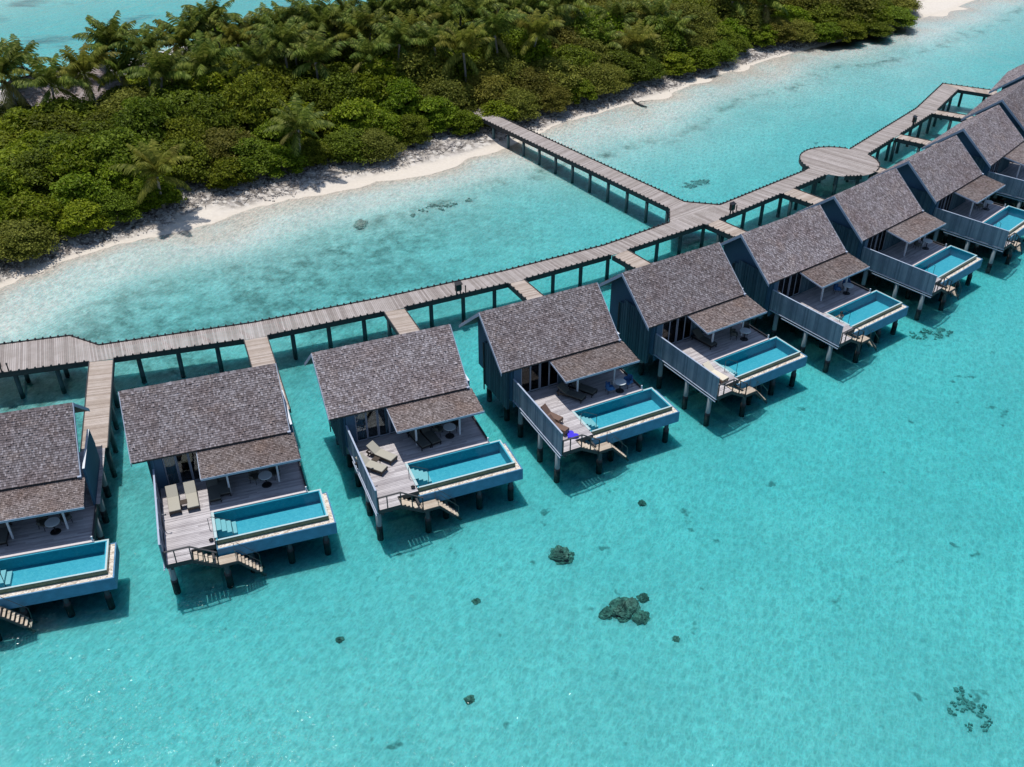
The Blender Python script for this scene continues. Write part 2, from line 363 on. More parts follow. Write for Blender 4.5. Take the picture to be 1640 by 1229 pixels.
def terrain():
    xs = np.concatenate([np.linspace(-2600, -160, 14), np.arange(-130, 140, .9), np.linspace(170, 2600, 14)])
    ys = np.concatenate([np.linspace(-500, -10, 5), np.arange(8, 225, .9), np.linspace(245, 4200, 18)])
    X, Y = np.meshgrid(xs, ys, indexing='ij'); Z, S = height(X, Y)
    far = np.clip((np.hypot(X, Y - 100) - 200) / 200, 0, 1); Z = Z * (1 - far) + (-1.4) * far
    V = sdist(X, Y, VEG)
    nx, ny = X.shape; idx = np.arange(nx * ny).reshape(nx, ny)
    F = np.stack([idx[:-1, :-1], idx[1:, :-1], idx[1:, 1:], idx[:-1, 1:]], -1).reshape(-1, 4)
    zc = Z.ravel()[F].max(1)
    for name, sel in (('seabed', zc < 0.02), ('beach', zc >= 0.02)):
        f = F[sel]; used, inv = np.unique(f, return_inverse=True); f = inv.reshape(-1, 4)
        me = bpy.data.meshes.new(name)
        me.from_pydata(np.stack([X.ravel()[used], Y.ravel()[used], Z.ravel()[used]], 1).tolist(), [], f.tolist())
        for an, av in (('shore', S), ('veg', V)):
            at = me.attributes.new(an, 'FLOAT', 'POINT'); at.data.foreach_set('value', av.ravel()[used].astype(np.float32))
        me.polygons.foreach_set('use_smooth', [True] * len(me.polygons)); me.materials.append(M['sand'])
        o = bpy.data.objects.new(name, me); COL.objects.link(o); tag(o, kind='structure')

m, t = newmat('sand'); v = coords(t, 'World')
def attr(n): a = nd(t, 'ShaderNodeAttribute', attribute_name=n); return a.outputs['Fac']
px = nd(t, 'ShaderNodeSeparateXYZ'); ln(t, v, px.inputs[0])
shore, veg = attr('shore'), attr('veg')
fine = noise(t, v, 2.6, 5, .65); mid = noise(t, v, .55, 4, .6); big = noise(t, v, .09, 4, .6)
# sand: dry, damp at the waterline, paler grains and darker grains
c = mixc(t, fine, (.56, .505, .43), (.76, .70, .62))
bed = mixc(t, ramp(t, fine, [(.3, (0, 0, 0)), (.68, (1, 1, 1))]), (.58, .625, .58), (.74, .79, .75))
uw = ramp(t, mth(t, 'MULTIPLY', px.outputs[2], -11, True), [(0, (0, 0, 0)), (.5, (1, 1, 1))])
c = mixc(t, uw, c, bed)
damp = ramp(t, px.outputs[2], [(.0, (1, 1, 1)), (.05, (.8, .8, .8)), (.16, (0, 0, 0))])
c = mixc(t, mth(t, 'MULTIPLY', damp, mth(t, 'SUBTRACT', .22, mth(t, 'MULTIPLY', uw, .22))), c, (.52, .44, .33))
# leaf litter and coral rubble under and in front of the bushes
rz = nd(t, 'ShaderNodeMapRange'); rz.inputs['From Min'].default_value = 9; rz.inputs['From Max'].default_value = 3; ln(t, mth(t, 'ABSOLUTE', mth(t, 'SUBTRACT', px.outputs[0], 4.5)), rz.inputs['Value'])
lit = mth(t, 'ADD', mth(t, 'ADD', mth(t, 'MULTIPLY', veg, -.21), mth(t, 'MULTIPLY', noise(t, v, .22, 4, .6), 1.5)), mth(t, 'MULTIPLY', rz.outputs[0], .75))
lit = mth(t, 'ADD', lit, .22)
lit = ramp(t, lit, [(.0, (0, 0, 0)), (.62, (1, 1, 1))])
vo = nd(t, 'ShaderNodeTexVoronoi'); vo.inputs['Scale'].default_value = 2.4; ln(t, v, vo.inputs['Vector'])
sp = nd(t, 'ShaderNodeSeparateColor'); ln(t, vo.outputs['Color'], sp.inputs[0])
litc = ramp(t, sp.outputs[0], [(0, (.07, .06, .054)), (.4, (.19, .17, .155)), (.7, (.33, .305, .285)), (.9, (.55, .52, .48))])
above = ramp(t, px.outputs[2], [(.03, (0, 0, 0)), (.16, (1, 1, 1))])
lm = mth(t, 'MULTIPLY', mth(t, 'MULTIPLY', lit, ramp(t, fine, [(.30, (0, 0, 0)), (.50, (1, 1, 1))])), above)
c = mixc(t, lm, c, litc)
# seagrass and algae on the bed between the boardwalk and the beach
band = ramp(t, shore, [(0, (0, 0, 0)), (.001, (0, 0, 0)), (1, (1, 1, 1))])
sg = nd(t, 'ShaderNodeMapRange'); sg.inputs['From Min'].default_value = 7; sg.inputs['From Max'].default_value = 12; ln(t, shore, sg.inputs['Value'])
sg2 = nd(t, 'ShaderNodeMapRange'); sg2.inputs['From Min'].default_value = 34; sg2.inputs['From Max'].default_value = 23; ln(t, shore, sg2.inputs['Value'])
xl = nd(t, 'ShaderNodeMapRange'); xl.inputs['From Min'].default_value = 9; xl.inputs['From Max'].default_value = -14; ln(t, px.outputs[0], xl.inputs['Value'])
g1 = ramp(t, noise(t, v, .13, 6, .68), [(.32, (0, 0, 0)), (.50, (1, 1, 1))]); g2 = ramp(t, noise(t, v, .8, 5, .7), [(.36, (.15, .15, .15)), (.62, (1, 1, 1))])
gm = mth(t, 'MULTIPLY', mth(t, 'MULTIPLY', mth(t, 'MULTIPLY', sg.outputs[0], sg2.outputs[0]), mth(t, 'ADD', mth(t, 'MULTIPLY', xl.outputs[0], .85), .06)), mth(t, 'MULTIPLY', g1, g2))
c = mixc(t, mth(t, 'MULTIPLY', gm, .78), c, (.075, .11, .085))
# thin weed lines off the beach
sl_ = nd(t, 'ShaderNodeMapRange'); sl_.inputs['From Min'].default_value = 0; sl_.inputs['From Max'].default_value = 1.6; sl_.clamp = True
ln(t, mth(t, 'ABSOLUTE', mth(t, 'SUBTRACT', mth(t, 'ADD', shore, mth(t, 'MULTIPLY', noise(t, v, .07, 3), 9.)), 13.5)), sl_.inputs['Value'])
wl = mth(t, 'MULTIPLY', mth(t, 'SUBTRACT', 1, sl_.outputs[0], True), ramp(t, noise(t, v, .42, 5, .7), [(.47, (0, 0, 0)), (.66, (1, 1, 1))]))
c = mixc(t, mth(t, 'MULTIPLY', wl, .85), c, (.12, .14, .11))
# small scattered weed specks on the outer bed
sk = ramp(t, noise(t, v, .62, 3, .55), [(.685, (0, 0, 0)), (.735, (1, 1, 1))])
fo = nd(t, 'ShaderNodeMapRange'); fo.inputs['From Min'].default_value = 14; fo.inputs['From Max'].default_value = 24; ln(t, shore, fo.inputs['Value'])
c = mixc(t, mth(t, 'MULTIPLY', mth(t, 'MULTIPLY', sk, fo.outputs[0]), .65), c, (.10, .14, .12))
# weed beds in the lagoon behind the island
lg = mth(t, 'MULTIPLY', ramp(t, noise(t, coords(t, 'World', (.6, 1.5, 1)), .075, 4, .6), [(.57, (0, 0, 0)), (.66, (1, 1, 1))]), ramp(t, mth(t, 'MULTIPLY', shore, -.01), [(.3, (0, 0, 0)), (.42, (1, 1, 1))]))
c = mixc(t, mth(t, 'MULTIPLY', mth(t, 'MULTIPLY', lg, uw), .75), c, (.10, .13, .15))
hh = mth(t, 'ADD', fine, mth(t, 'MULTIPLY', mid, 1.4))
p = surf(t, c, .9, bump(t, hh, .5, .12), .15); M['sand'] = m
p.inputs['Subsurface Weight'].default_value = .0; p.inputs['Subsurface Radius'].default_value = (.25, 1.0, 1.15); p.inputs['Subsurface Scale'].default_value = 2.4
ln(t, mth(t, 'MULTIPLY', uw, .55), p.inputs['Subsurface Weight'])
terrain()
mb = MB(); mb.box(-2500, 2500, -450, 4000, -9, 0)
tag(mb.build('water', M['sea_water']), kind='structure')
# ---------------------------------------------------------------- water villas (local frame: x along the row, y towards the island, origin at the seaward deck corner)
RX0, RX1 = -1.08, 7.92; RY, RZ = 9.45, 7.32; EY, EZ = 6.17, 4.53; BY, BZ = 12.8, 4.55
DZ = 2.0
def roofz(y):                            # top of the roof at local y
    return RZ - (RY - y) * (RZ - EZ) / (RY - EY) if y <= RY else RZ - (y - RY) * (RZ - BZ) / (BY - RY)
def shingles(rnd, x0, x1, p0, p1, course, wmin, wmax, thick=.03):
    # p0 = (y,z) at the eave, p1 = at the top; rows of separate wooden shingles, each tilted a little
    mb = MB(); a = Vector((0, p0[0], p0[1])); b = Vector((0, p1[0], p1[1])); L = (b - a).length; d = (b - a) / L
    nrm = Vector((1, 0, 0)).cross(d); nrm = nrm if nrm.z > 0 else -nrm
    n = int(round(L / course)); st = L / n
    for i in range(n):
        x = x0 + rnd.uniform(-.05, 0)
        while x < x1 - .03:
            wd = min(rnd.uniform(wmin, wmax), x1 - x)
            lo = a + d * (i * st - .03 + rnd.uniform(-.008, .008)); hi = a + d * min(L, i * st + st * 1.35)
            lift = rnd.uniform(.034, .050) + (rnd.random() < .06) * .03; tl = rnd.uniform(-.006, .006)
            xa, xb = max(x, x0 - .02) + .004, x + wd - .004
            A = lo + nrm * (lift + tl); B = lo + nrm * (lift - tl); t2 = nrm * thick * 1.3
            mb.hexa([Vector((xa, 0, 0)) + A - t2, Vector((xb, 0, 0)) + B - t2, Vector((xb, 0, 0)) + hi - nrm * .02, Vector((xa, 0, 0)) + hi - nrm * .02,
                     Vector((xa, 0, 0)) + A, Vector((xb, 0, 0)) + B, Vector((xb, 0, 0)) + hi + nrm * .004, Vector((xa, 0, 0)) + hi + nrm * .004])
            x += wd
    return mb
def roof_mesh(seed):
    r = random.Random(seed)
    mb = shingles(r, RX0, RX1, (EY, EZ), (RY, RZ), .138, .06, .13)
    m2 = shingles(r, RX0, RX1, (BY, BZ), (RY, RZ), .138, .06, .13)
    n = len(mb.v); mb.v += m2.v; mb.f += [tuple(i + n for i in f) for f in m2.f]
    x = RX0 + .01                         # ridge cap of short overlapping boards
    while x < RX1 - .05:
        e = min(x + r.uniform(.1, .2), RX1)
        for s in (-1, 1):
            mb.hexa([(x, RY + s * .11, RZ - .09), (e, RY + s * .11, RZ - .09), (e, RY, RZ + .02), (x, RY, RZ + .02),
                     (x, RY + s * .12, RZ - .065), (e, RY + s * .12, RZ - .065), (e, RY, RZ + .045), (x, RY, RZ + .045)])
        x = e
    return mb.mesh('main_roof', M['roof_shingle'])
ROOFS = [roof_mesh(11 + i) for i in range(3)]
VY, VZ, VT = 4.03, 4.04, (6.20, 4.36)
VER = [shingles(random.Random(31 + i), 2.54, 8.16, (VY, VZ), VT, .138, .06, .13).mesh('veranda_roof', M['veranda_shingle']) for i in range(3)]

def planks_x(x0, x1, y0, y1, z, r, w=.135, th=.03, gap=.012):
    mb = MB(); y = y0
    while y < y1 - .02:
        e = min(y + w, y1); x = x0
        while x < x1 - .05:
            xe = x + r.uniform(1.6, 3.6)
            if x1 - xe < .6: xe = x1
            dz = r.uniform(-.004, .004)
            mb.box(x, min(xe, x1) - .006, y, e - gap, z - th, z + dz); x = xe
        y = e
    return mb
def deck_mesh(seed):
    r = random.Random(seed)
    a = planks_x(.04, 1.36, -.15, .62, DZ, r)
    for q in (planks_x(.04, 2.66, .62, 3.36, DZ, r), planks_x(.04, 8.2, 3.55, 6.55, DZ, r)):
        n = len(a.v); a.v += q.v; a.f += [tuple(i + n for i in f) for f in q.f]
    n = len(a.v); q = planks_x(.04, 2.7, 3.36, 3.55, DZ, r); a.v += q.v; a.f += [tuple(i + n for i in f) for f in q.f]
    return a.mesh('deck', M['deck_wood'])
DECKS = [deck_mesh(51 + i) for i in range(3)]

def piece(name, mb, mat, parent, **k): return mb.build(name, M[mat], parent, **k)
def build_villa():
    V = thing('overwater_villa', (0, 0, 0), 0, 'villa', 'villa', 'thatched water villas in a curved row')
    # roofs
    ro = mesh_obj('main_roof', ROOFS[0], V)
    for nm, x in (('barge_board', RX0), ('barge_board', RX1)):
        for (ya, za, yb, zb) in ((EY - .05, EZ - .04, RY, RZ), (BY + .05, BZ - .04, RY, RZ)):
            b = MB(); s = -1 if x == RX0 else 1; x0, x1 = sorted((x + s * .012, x + s * .06))
            dz = .015; b.slab([(ya, za - .22), (yb, zb - .24), (yb, zb + dz), (ya, za + dz)] if ya < yb else [(yb, zb - .24), (ya, za - .22), (ya, za + dz), (yb, zb + dz)], 0, x0, x1)
            b.build(nm, M['trim_paint'], ro)
    b = MB()                              # ceiling boards under both slopes
    b.slab([(EY + .02, EZ - .16), (RY, RZ - .18), (BY - .02, BZ - .16), (BY - .02, BZ - .05), (RY, RZ - .06), (EY + .02, EZ - .05)], 0, RX0 + .02, RX1 - .02)
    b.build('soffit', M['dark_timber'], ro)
    ve = mesh_obj('veranda_roof', VER[0], V)
    b = MB(); b.box(2.52, 8.18, VY - .075, VY - .03, VZ - .13, VZ + .01); b.build('fascia', M['trim_paint'], ve)
    b = MB(); b.slab([(VY - .03, VZ - .12), (VT[0], VT[1] - .12), (VT[0], VT[1] - .01), (VY - .03, VZ - .01)], 0, 2.49, 2.535)
    b.build('side_board', M['trim_paint'], ve)
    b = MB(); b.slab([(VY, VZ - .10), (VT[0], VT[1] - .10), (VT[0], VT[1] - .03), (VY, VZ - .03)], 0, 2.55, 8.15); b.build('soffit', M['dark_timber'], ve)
    b = MB(); b.box(7.80, 8.0, 6.05, 6.2, 4.50, 4.57); b.build('roof_flashing', M['trim_paint'], V)
    for x in (3.92, 6.80):
        b = MB(); b.box(x - .055, x + .055, 4.78, 4.89, DZ, 4.06); b.build('veranda_post', M['white_paint'], V, bevel=.008)
    # walls
    WT = lambda y: roofz(y) - .19
    b = MB(); b.slab([(6.62, 1.62), (11.8, 1.62), (11.8, WT(11.8)), (RY, WT(RY)), (6.62, WT(6.62))], 0, -.14, -.04); piece('side_wall', b, 'wall_paint', V)
    b = MB(); b.slab([(6.62, 1.62), (11.8, 1.62), (11.8, WT(11.8)), (RY, WT(RY)), (6.62, WT(6.62))], 0, 6.62, 6.72); piece('side_wall', b, 'wall_paint', V)
    b = MB(); b.box(-.04, 6.62, 11.7, 11.8, 1.62, WT(11.8)); piece('back_wall', b, 'wall_paint', V)
    b = MB()                              # battened screen on the left, reaching below the floor
    y = 6.95
    while y < 10.45:
        top = min(WT(y), 4.35 if y > 9.9 else 4.72); b.box(-.34 + (int(y * 7) % 2) * .025, -.28 + (int(y * 7) % 2) * .025, y, y + .115, .78, top); y += .135
    b.box(-.27, -.145, 6.95, 7.02, .82, 4.6); b.box(-.27, -.145, 10.38, 10.45, .82, 4.3)
    piece('batten_screen', b, 'batten_paint', V)
    b = MB(); b.box(-.42, -.36, 10.36, 10.46, .35, 4.25); piece('screen_post', b, 'dark_timber', V)
    b = MB(); b.box(-.04, .52, 6.5, 6.6, 1.2, WT(6.6)); b.box(-.03, .06, 6.44, 6.5, 1.2, WT(6.6) - .02); piece('front_panel', b, 'wall_paint', V)
    fp = MB(); x = 3.42                    # battened front wall behind the veranda
    while x < 6.6:
        fp.box(x, x + .13, 6.56 - (int(x * 20) % 2) * .02, 6.66, DZ, WT(6.6)); x += .15
    piece('front_wall', fp, 'batten_paint', V)
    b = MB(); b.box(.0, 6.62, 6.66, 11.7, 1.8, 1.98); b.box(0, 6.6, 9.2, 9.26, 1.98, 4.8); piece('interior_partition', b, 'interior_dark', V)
    for k in range(4):                    # sliding glass doors
        x0 = .54 + k * .72; f = MB()
        yy = 6.54 + (k % 2) * .05
        for xa, xb, za, zb in ((x0, x0 + .07, DZ + .01, 4.55), (x0 + .65, x0 + .72, DZ + .01, 4.55), (x0 + .07, x0 + .65, DZ + .01, DZ + .1), (x0 + .07, x0 + .65, 4.46, 4.55)):
            f.box(xa, xb - .002, yy, yy + .045, za, zb)
        d = f.build('sliding_door', M['fence_paint'], V)
        g = MB(); g.box(x0 + .07, x0 + .65, yy + .018, yy + .026, DZ + .1, 4.46); g.build('pane', M['glass'], d)
    for x0, n in ((.60, 5), (2.5, 6)):     # curtains with folds
        c = MB(); P = []
        for i in range(n * 8 + 1): P.append((x0 + i * .018, 6.74 + .045 * math.sin(i * math.pi / 4)))
        for (xa, ya), (xb, yb) in zip(P[:-1], P[1:]): c.quad((xa, ya, 2.02), (xb, yb, 2.02), (xb, yb, 4.5), (xa, ya, 4.5))
        o = c.build('curtain', M['curtain'], V); s = o.modifiers.new('thickness', 'SOLIDIFY'); s.thickness = .01
    # entrance side: floor, slab wall
    b = planks_x(6.72, 8.4, 6.6, 12.0, DZ - .01, random.Random(4)); piece('entrance_floor', b, 'deck_wood', V)
    b = MB(); b.slab([(6.46, 1.55), (10.8, 1.55), (10.78, 3.25), (10.35, 4.68), (6.6, 4.68)], 0, 8.06, 8.17)
    s = piece('slab_wall', b, 'wall_paint', V)
    b = MB(); b.bar((8.115, 6.58, 4.70), (8.115, 10.37, 4.70), .13, .03); b.bar((8.115, 10.38, 4.69), (8.115, 10.80, 3.25), .13, .03); b.build('wall_cap', M['white_paint'], s)
    # decks, beams
    mesh_obj('deck', DECKS[0], V)
    b = MB()
    for (x0, x1, y0, y1) in ((.0, .04, -.17, 6.6), (.04, 1.36, -.17, -.15), (1.36, 1.40, -.17, .6), (1.40, 2.68, .58, .62), (8.2, 8.26, 3.55, 6.46)):
        b.box(x0, x1, y0, y1, 1.72, 2.015)
    for y in (.9, 2.6, 4.6, 6.4, 8.4, 10.6): b.box(.1, 2.6 if y < 3 else 8.2, y, y + .14, 1.62, 1.95 if y < 6.3 else 1.8)
    for x in (.2, 2.4): b.box(x, x + .12, -.1, 11.6, 1.5, 1.62)
    for x in (4.6, 6.5, 8.0): b.box(x, x + .12, 3.5, 11.6, 1.5, 1.62)
    piece('deck_frame', b, 'dark_timber', V)
    b = MB(); b.box(0, 8.2, 6.62, 11.78, 1.62, 1.79); piece('floor_slab', b, 'interior_dark', V)
    # privacy fence along the left edge
    F = MB(); y = -.13; i = 0
    while y < 6.44:
        F.box(-.075 - (i % 9 == 0) * .012, -.035, y, y + .118, 1.86, 3.5); y += .128; i += 1
    fe = F.build('privacy_fence', M['fence_paint'], V)
    b = MB(); b.box(-.10, .0, -.16, 6.46, 3.505, 3.55); b.build('top_rail', M['trim_paint'], fe)
    b = MB(); b.box(-.13, -.01, -.16, 6.46, 1.77, 1.83); b.box(-.17, -.12, -.16, 5.2, 1.60, 1.66); b.build('bottom_rail', M['trim_paint'], fe)
    for y in (-.1, 1.2, 2.5, 3.8, 5.1): b = MB(); b.box(-.03, .035, y, y + .07, 2.02, 3.48); b.build('fence_post', M['fence_paint'], fe)
    # pool
    P = MB()                               # outer box with a sunken ledge
    P.box(2.69, 9.37, .58, .66, .79, 1.61); P.box(9.29, 9.37, .66, 3.42, .79, 1.61); P.box(2.69, 2.77, .66, 3.34, .79, 1.5); P.box(2.77, 9.29, 3.34, 3.42, .79, 1.6)
    P.box(2.77, 9.29, .66, 3.34, .79, .87)
    po = P.build('pool', M['pool_render'], V)
    b = MB(); b.box(2.77, 9.29, .66, .985, 1.3, 1.585); b.box(9.03, 9.29, .985, 3.34, 1.3, 1.585); b.build('gravel_ledge', M['gravel'], po)
    b = MB(); b.box(2.77, 9.03, .985, 1.0, 1.0, 1.885); b.box(9.015, 9.03, 1.0, 3.34, 1.0, 1.885); b.build('overflow_wall', M['overflow_tile'], po)
    b = MB(); b.box(2.71, 9.03, .982, 1.085, 1.89, 1.91); b.box(8.93, 9.03, 1.085, 3.34, 1.89, 1.91); b.box(2.67, 2.83, 1.15, 3.34, 1.95, 2.0); b.box(8.26, 9.03, 3.34, 3.46, 1.89, 1.915); b.build('coping', M['coping'], po)
    b = MB(); b.box(2.70, 8.26, 3.345, 3.55, 1.93, 2.008); b.build('deck_coping', M['deck_coping'], po)
    b = MB(); b.box(2.83, 8.93, 1.08, 3.28, 1.05, 1.13); b.box(2.77, 2.83, 1.0, 3.34, 1.05, 1.94); b.box(2.83, 8.93, 3.28, 3.34, 1.05, 1.93); b.box(8.86, 8.93, 1.08, 3.28, 1.13, 1.889); b.box(2.83, 8.86, 1.0, 1.08, 1.05, 1.889); b.build('basin', M['pool_tile'], po)
    b = MB()
    for k in range(4): b.box(2.84 + k * .27, 2.84 + (k + 1) * .27, 1.95, 2.95, 1.14, 1.80 - k * .16)
    b.build('pool_steps', M['pool_step_tile'], po)
    b = MB(); b.quad((2.83, 1.08, 1.875), (8.86, 1.08, 1.875), (8.86, 3.28, 1.875), (2.83, 3.28, 1.875)); b.build('pool_surface', M['pool_water'], po)
    b = MB(); b.tube([(2.5, 1.9, 2.0), (2.5, 1.9, 2.85), (2.75, 1.9, 2.9), (3.7, 1.9, 2.35), (3.7, 1.9, 1.2)], .02, 6); b.build('pool_handrail', M['steel'], po)
    # stairs to the water
    S = MB(); r = random.Random(8)
    for k in range(5): x = 1.46 + k * .24; z = 1.88 - k * .155; S.box(x, x + .2, -.1, .54, z - .035, z)
    st = S.build('stair', M['stair_wood'], V)
    L = planks_x(2.68, 3.66, -.22, .46, 1.2, r, .11); L.build('landing', M['stair_wood'], st)
    S = MB()
    for k in range(7): x = 3.72 + k * .17; z = 1.05 - k * .185; S.box(x, x + .14, -.18, .42, z - .03, z)
    S.build('lower_steps', M['stair_wood'], st)
    for y in (-.14, .58):
        b = MB(); b.bar((1.38, y, 1.82), (2.68, y, 1.02), .04, .2); b.build('stringer', M['dark_timber'], st)
    for y in (-.21, .45):
        b = MB(); b.bar((3.66, y, 1.12), (5.0, y, -.42), .04, .14); b.build('stringer', M['dark_timber'], st)
    b = MB(); b.box(2.66, 3.68, -.25, -.21, 1.0, 1.18); b.box(2.66, 2.7, -.21, .5, 1.0, 1.16); b.box(3.64, 3.68, -.21, .5, 1.0, 1.16); b.build('landing_frame', M['dark_timber'], st)
    b = MB()
    for (x, y, z0, z1) in ((.03, -.17, 2, 2.92), (.56, -.15, 2, 2.9), (1.37, -.15, 2, 2.92), (2.03, -.17, 1.5, 2.50), (2.66, -.2, 1.1, 2.12)): b.box(x - .03, x + .03, y - .03, y + .03, z0, z1)
    b.bar((.02, -.16, 2.94), (1.38, -.16, 2.94), .10, .045); b.bar((1.38, -.16, 2.94), (2.68, -.2, 2.13), .10, .045)
    b.tube([(2.66, -.2, 1.62), (1.38, -.16, 2.45)], .012, 5); b.tube([(1.38, -.16, 2.45), (.03, -.16, 2.45)], .012, 5); b.build('stair_railing', M['dark_timber'], st)
    b = MB()
    for y in (-.2, .42): b.tube([(3.62, y, 1.2), (3.62, y, 1.95), (3.78, y, 1.95), (4.85, y, .75), (4.85, y, -.3)], .017, 6)
    b.build('handrail', M['steel'], st)
    # right-hand kerb with end post
    b = MB(); b.box(8.16, 8.26, 3.60, 6.44, 2.05, 2.13); piece('kerb_rail', b, 'dark_timber', V)
    b = MB(); b.box(8.15, 8.23, 3.43, 3.51, 2.0, 2.30); piece('kerb_post', b, 'white_paint', V)
    for (x, y) in ((.55, 6.42), (3.4, 6.5)): b = MB(); b.tube([(x, y, 4.35), (x, y, 4.6)], .06, 8); piece('wall_lamp', b, 'trim_paint', V)
    # piles
    pm = MB(); pm.tube([(0, 0, -1.6), (0, 0, 1.72)], .17, 12); pme = pm.mesh('pile', M['pile_concrete'], True)
    pm = MB(); pm.tube([(0, 0, -1.6), (0, 0, 1.72)], .14, 12); pmd = pm.mesh('pile', M['pile_jetty'], True)
    pd = MB(); pd.tube([(0, 0, -1.6), (0, 0, .16)], .195, 12); pde = pd.mesh('wet_collar', M['dark_timber'], True)
    for (x, y, top) in ((.12, .62, 0), (.14, 2.97, 0), (.2, 5.9, 0), (.2, 8.0, 0), (.1, 10.6, 0), (2.55, 2.97, 0), (2.55, 5.9, 0), (4.6, 5.9, 0), (8.05, 5.9, 0), (8.05, 8.2, 0), (8.05, 10.6, 0), (4.4, 8.2, 0),
                        (4.4, .95, -.9), (6.6, .95, -.9), (8.7, .95, -.9), (8.7, 3.0, -.9), (3.0, .15, -.55)):
        p = mesh_obj('pile', pme if top > -.1 else pmd, V, (x, y, top)); mesh_obj('wet_collar', pde, p, (0, 0, -top))
    return V
POSE = [(-30.2, 34.09, 15.84), (-18.69, 37.9, 19.3), (-7.7, 42.27, 22.42), (3.13, 47.6, 26.76), (13.8, 53.62, 32.07), (23.88, 60.24, 35.95), (33.34, 67.8, 40.11),
        (42.32, 75.75, 43.72), (50.65, 84.34, 47.8), (58.09, 93.18, 51.2), (65.0, 102.7, 55.0)]
VL = ['shingle-roofed villa cut off by the left edge of the picture', 'shingle-roofed villa with two beige loungers side by side on its deck', 'shingle-roofed villa with two beige loungers set slanted on its deck',
      'shingle-roofed villa with a vivid blue heart-shaped float on its deck', 'shingle-roofed villa with a cream lounger cushion at its fence end', 'shingle-roofed villa with a dark-haired swimmer in its plunge pool',
      'shingle-roofed villa next right of the one with the swimmer', 'shingle-roofed villa opposite the round platform, its pool cut by the right edge', 'shingle-roofed villa just behind the one with its pool cut off',
      'shingle-roofed villa second farthest away, little more than one gable showing', 'farthest shingle-roofed villa, by the end of the boardwalk']
V0 = build_villa(); VILLAS = []
for i, (x, y, a) in enumerate(POSE):
    v = V0 if i == 0 else copy_tree(V0)
    v.location = (x, y, 0); v.rotation_euler = (0, 0, R(a)); v['label'] = VL[i]
    for ch in v.children:
        if ch.name.startswith('main_roof'): ch.data = ROOFS[i % 3]
        elif ch.name.startswith('veranda_roof'): ch.data = VER[(i + 1) % 3]
        elif ch.name.startswith('deck') and ch.data.name.startswith('deck') and not ch.name.startswith('deck_'): ch.data = DECKS[i % 3]
    VILLAS.append(v)
def at(i, x, y, z=DZ):
    X, Y, a = POSE[i]; a = R(a); return (X + math.cos(a) * x - math.sin(a) * y, Y + math.sin(a) * x + math.cos(a) * y, z)
# ---------------------------------------------------------------- boardwalks
JZ = 2.0
def strip(mb, pairs, z, w=.14, th=.045, gap=.013, r=random.Random(3), tilt=.004):
    for (a0, b0), (a1, b1) in zip(pairs[:-1], pairs[1:]):
        a0, b0, a1, b1 = (Vector(q).to_3d() for q in (a0, b0, a1, b1))
        L = ((a1 - a0).length + (b1 - b0).length) / 2; n = max(1, int(round(L / w)))
        for k in range(n):
            t0 = k / n; t1 = (k + 1) / n - gap / L
            P = [a0.lerp(a1, t0), a0.lerp(a1, t1), b0.lerp(b1, t1), b0.lerp(b1, t0)]
            dz = r.uniform(-tilt, tilt)
            mb.hexa([Vector((p.x, p.y, z - th)) for p in P] + [Vector((p.x, p.y, z + dz)) for p in P])
def kerb(mb, pts, z, step=.52, closed=False):
    # dark fascia below the planks, a low rail on top and a small block every half metre
    pts = [Vector(p).to_3d() for p in pts]
    for a, b in zip(pts[:-1], pts[1:]):
        if (b - a).length < .05: continue
        mb.bar((a.x, a.y, z - .17), (b.x, b.y, z - .17), .07, .33)
        mb.bar((a.x, a.y, z + .045), (b.x, b.y, z + .045), .06, .075)
        d = (b - a); L = d.length; d = d / L; n = max(1, int(L / step))
        for k in range(n):
            c = a + d * ((k + .5) * L / n); mb.bar((c.x - d.x * .055, c.y - d.y * .055, z + .09), (c.x + d.x * .055, c.y + d.y * .055, z + .09), .10, .16)
pj = MB(); pj.tube([(0, 0, -1.6), (0, 0, 1.72)], .165, 10); PJ = pj.mesh('pile', M['pile_jetty'], True)
def piles(parent, pts, base=0):
    for x, y in pts: mesh_obj('pile', PJ, parent, (x, y, base))
def along(pts, step, start=.8, inset=(0, 0)):
    out = []; carry = start
    for a, b in zip(pts[:-1], pts[1:]):
        a = Vector(a); b = Vector(b); L = (b - a).length; s = carry
        while s < L: q = a.lerp(b, s / L); out.append((q.x, q.y)); s += step
        carry = s - L
    return out
def shrink(pairs, d):                    # edge lines moved inwards by d
    A, B = [], []
    for a, b in pairs:
        a = Vector(a); b = Vector(b); n = (b - a).normalized(); A.append(tuple(a + n * d)); B.append(tuple(b - n * d))
    return A, B
# near edge (towards the villas) / far edge (towards the island)
MAINP = [((-70, 46.9), (-71.5, 50.9)), ((-31.0, 57.33), (-32.52, 61.12)), ((-29.0, 57.85), (-29.92, 59.84)), ((-18.75, 60.8), (-19.5, 63.0)), ((-9.0, 64.9), (-9.8, 66.95)),
         ((.45, 69.45), (-.6, 71.25)), ((9.2, 74.5), (8.0, 75.95)), ((18.1, 80.55), (16.7, 82.3)), ((21.0, 82.8), (19.6, 84.4)), ((31.2, 91.3), (29.45, 92.55)), ((33.0, 93.1), (31.4, 94.6))]
MAIN2 = [((35.9, 95.4), (34.2, 96.9)), ((37.0, 96.8), (35.5, 98.25)), ((48.5, 109.6), (46.83, 110.96)), ((54.2, 117.6), (53.26, 120.13))]
J = thing('boardwalk', (0, 0, 0), 0, 'long grey plank boardwalk on piles between the beach and the villas', 'boardwalk')
mb = MB(); strip(mb, MAINP, JZ); mb.build('plank_deck', M['jetty_wood'], J)
mb = MB(); strip(mb, MAIN2, JZ); mb.build('plank_deck', M['jetty_wood'], J)
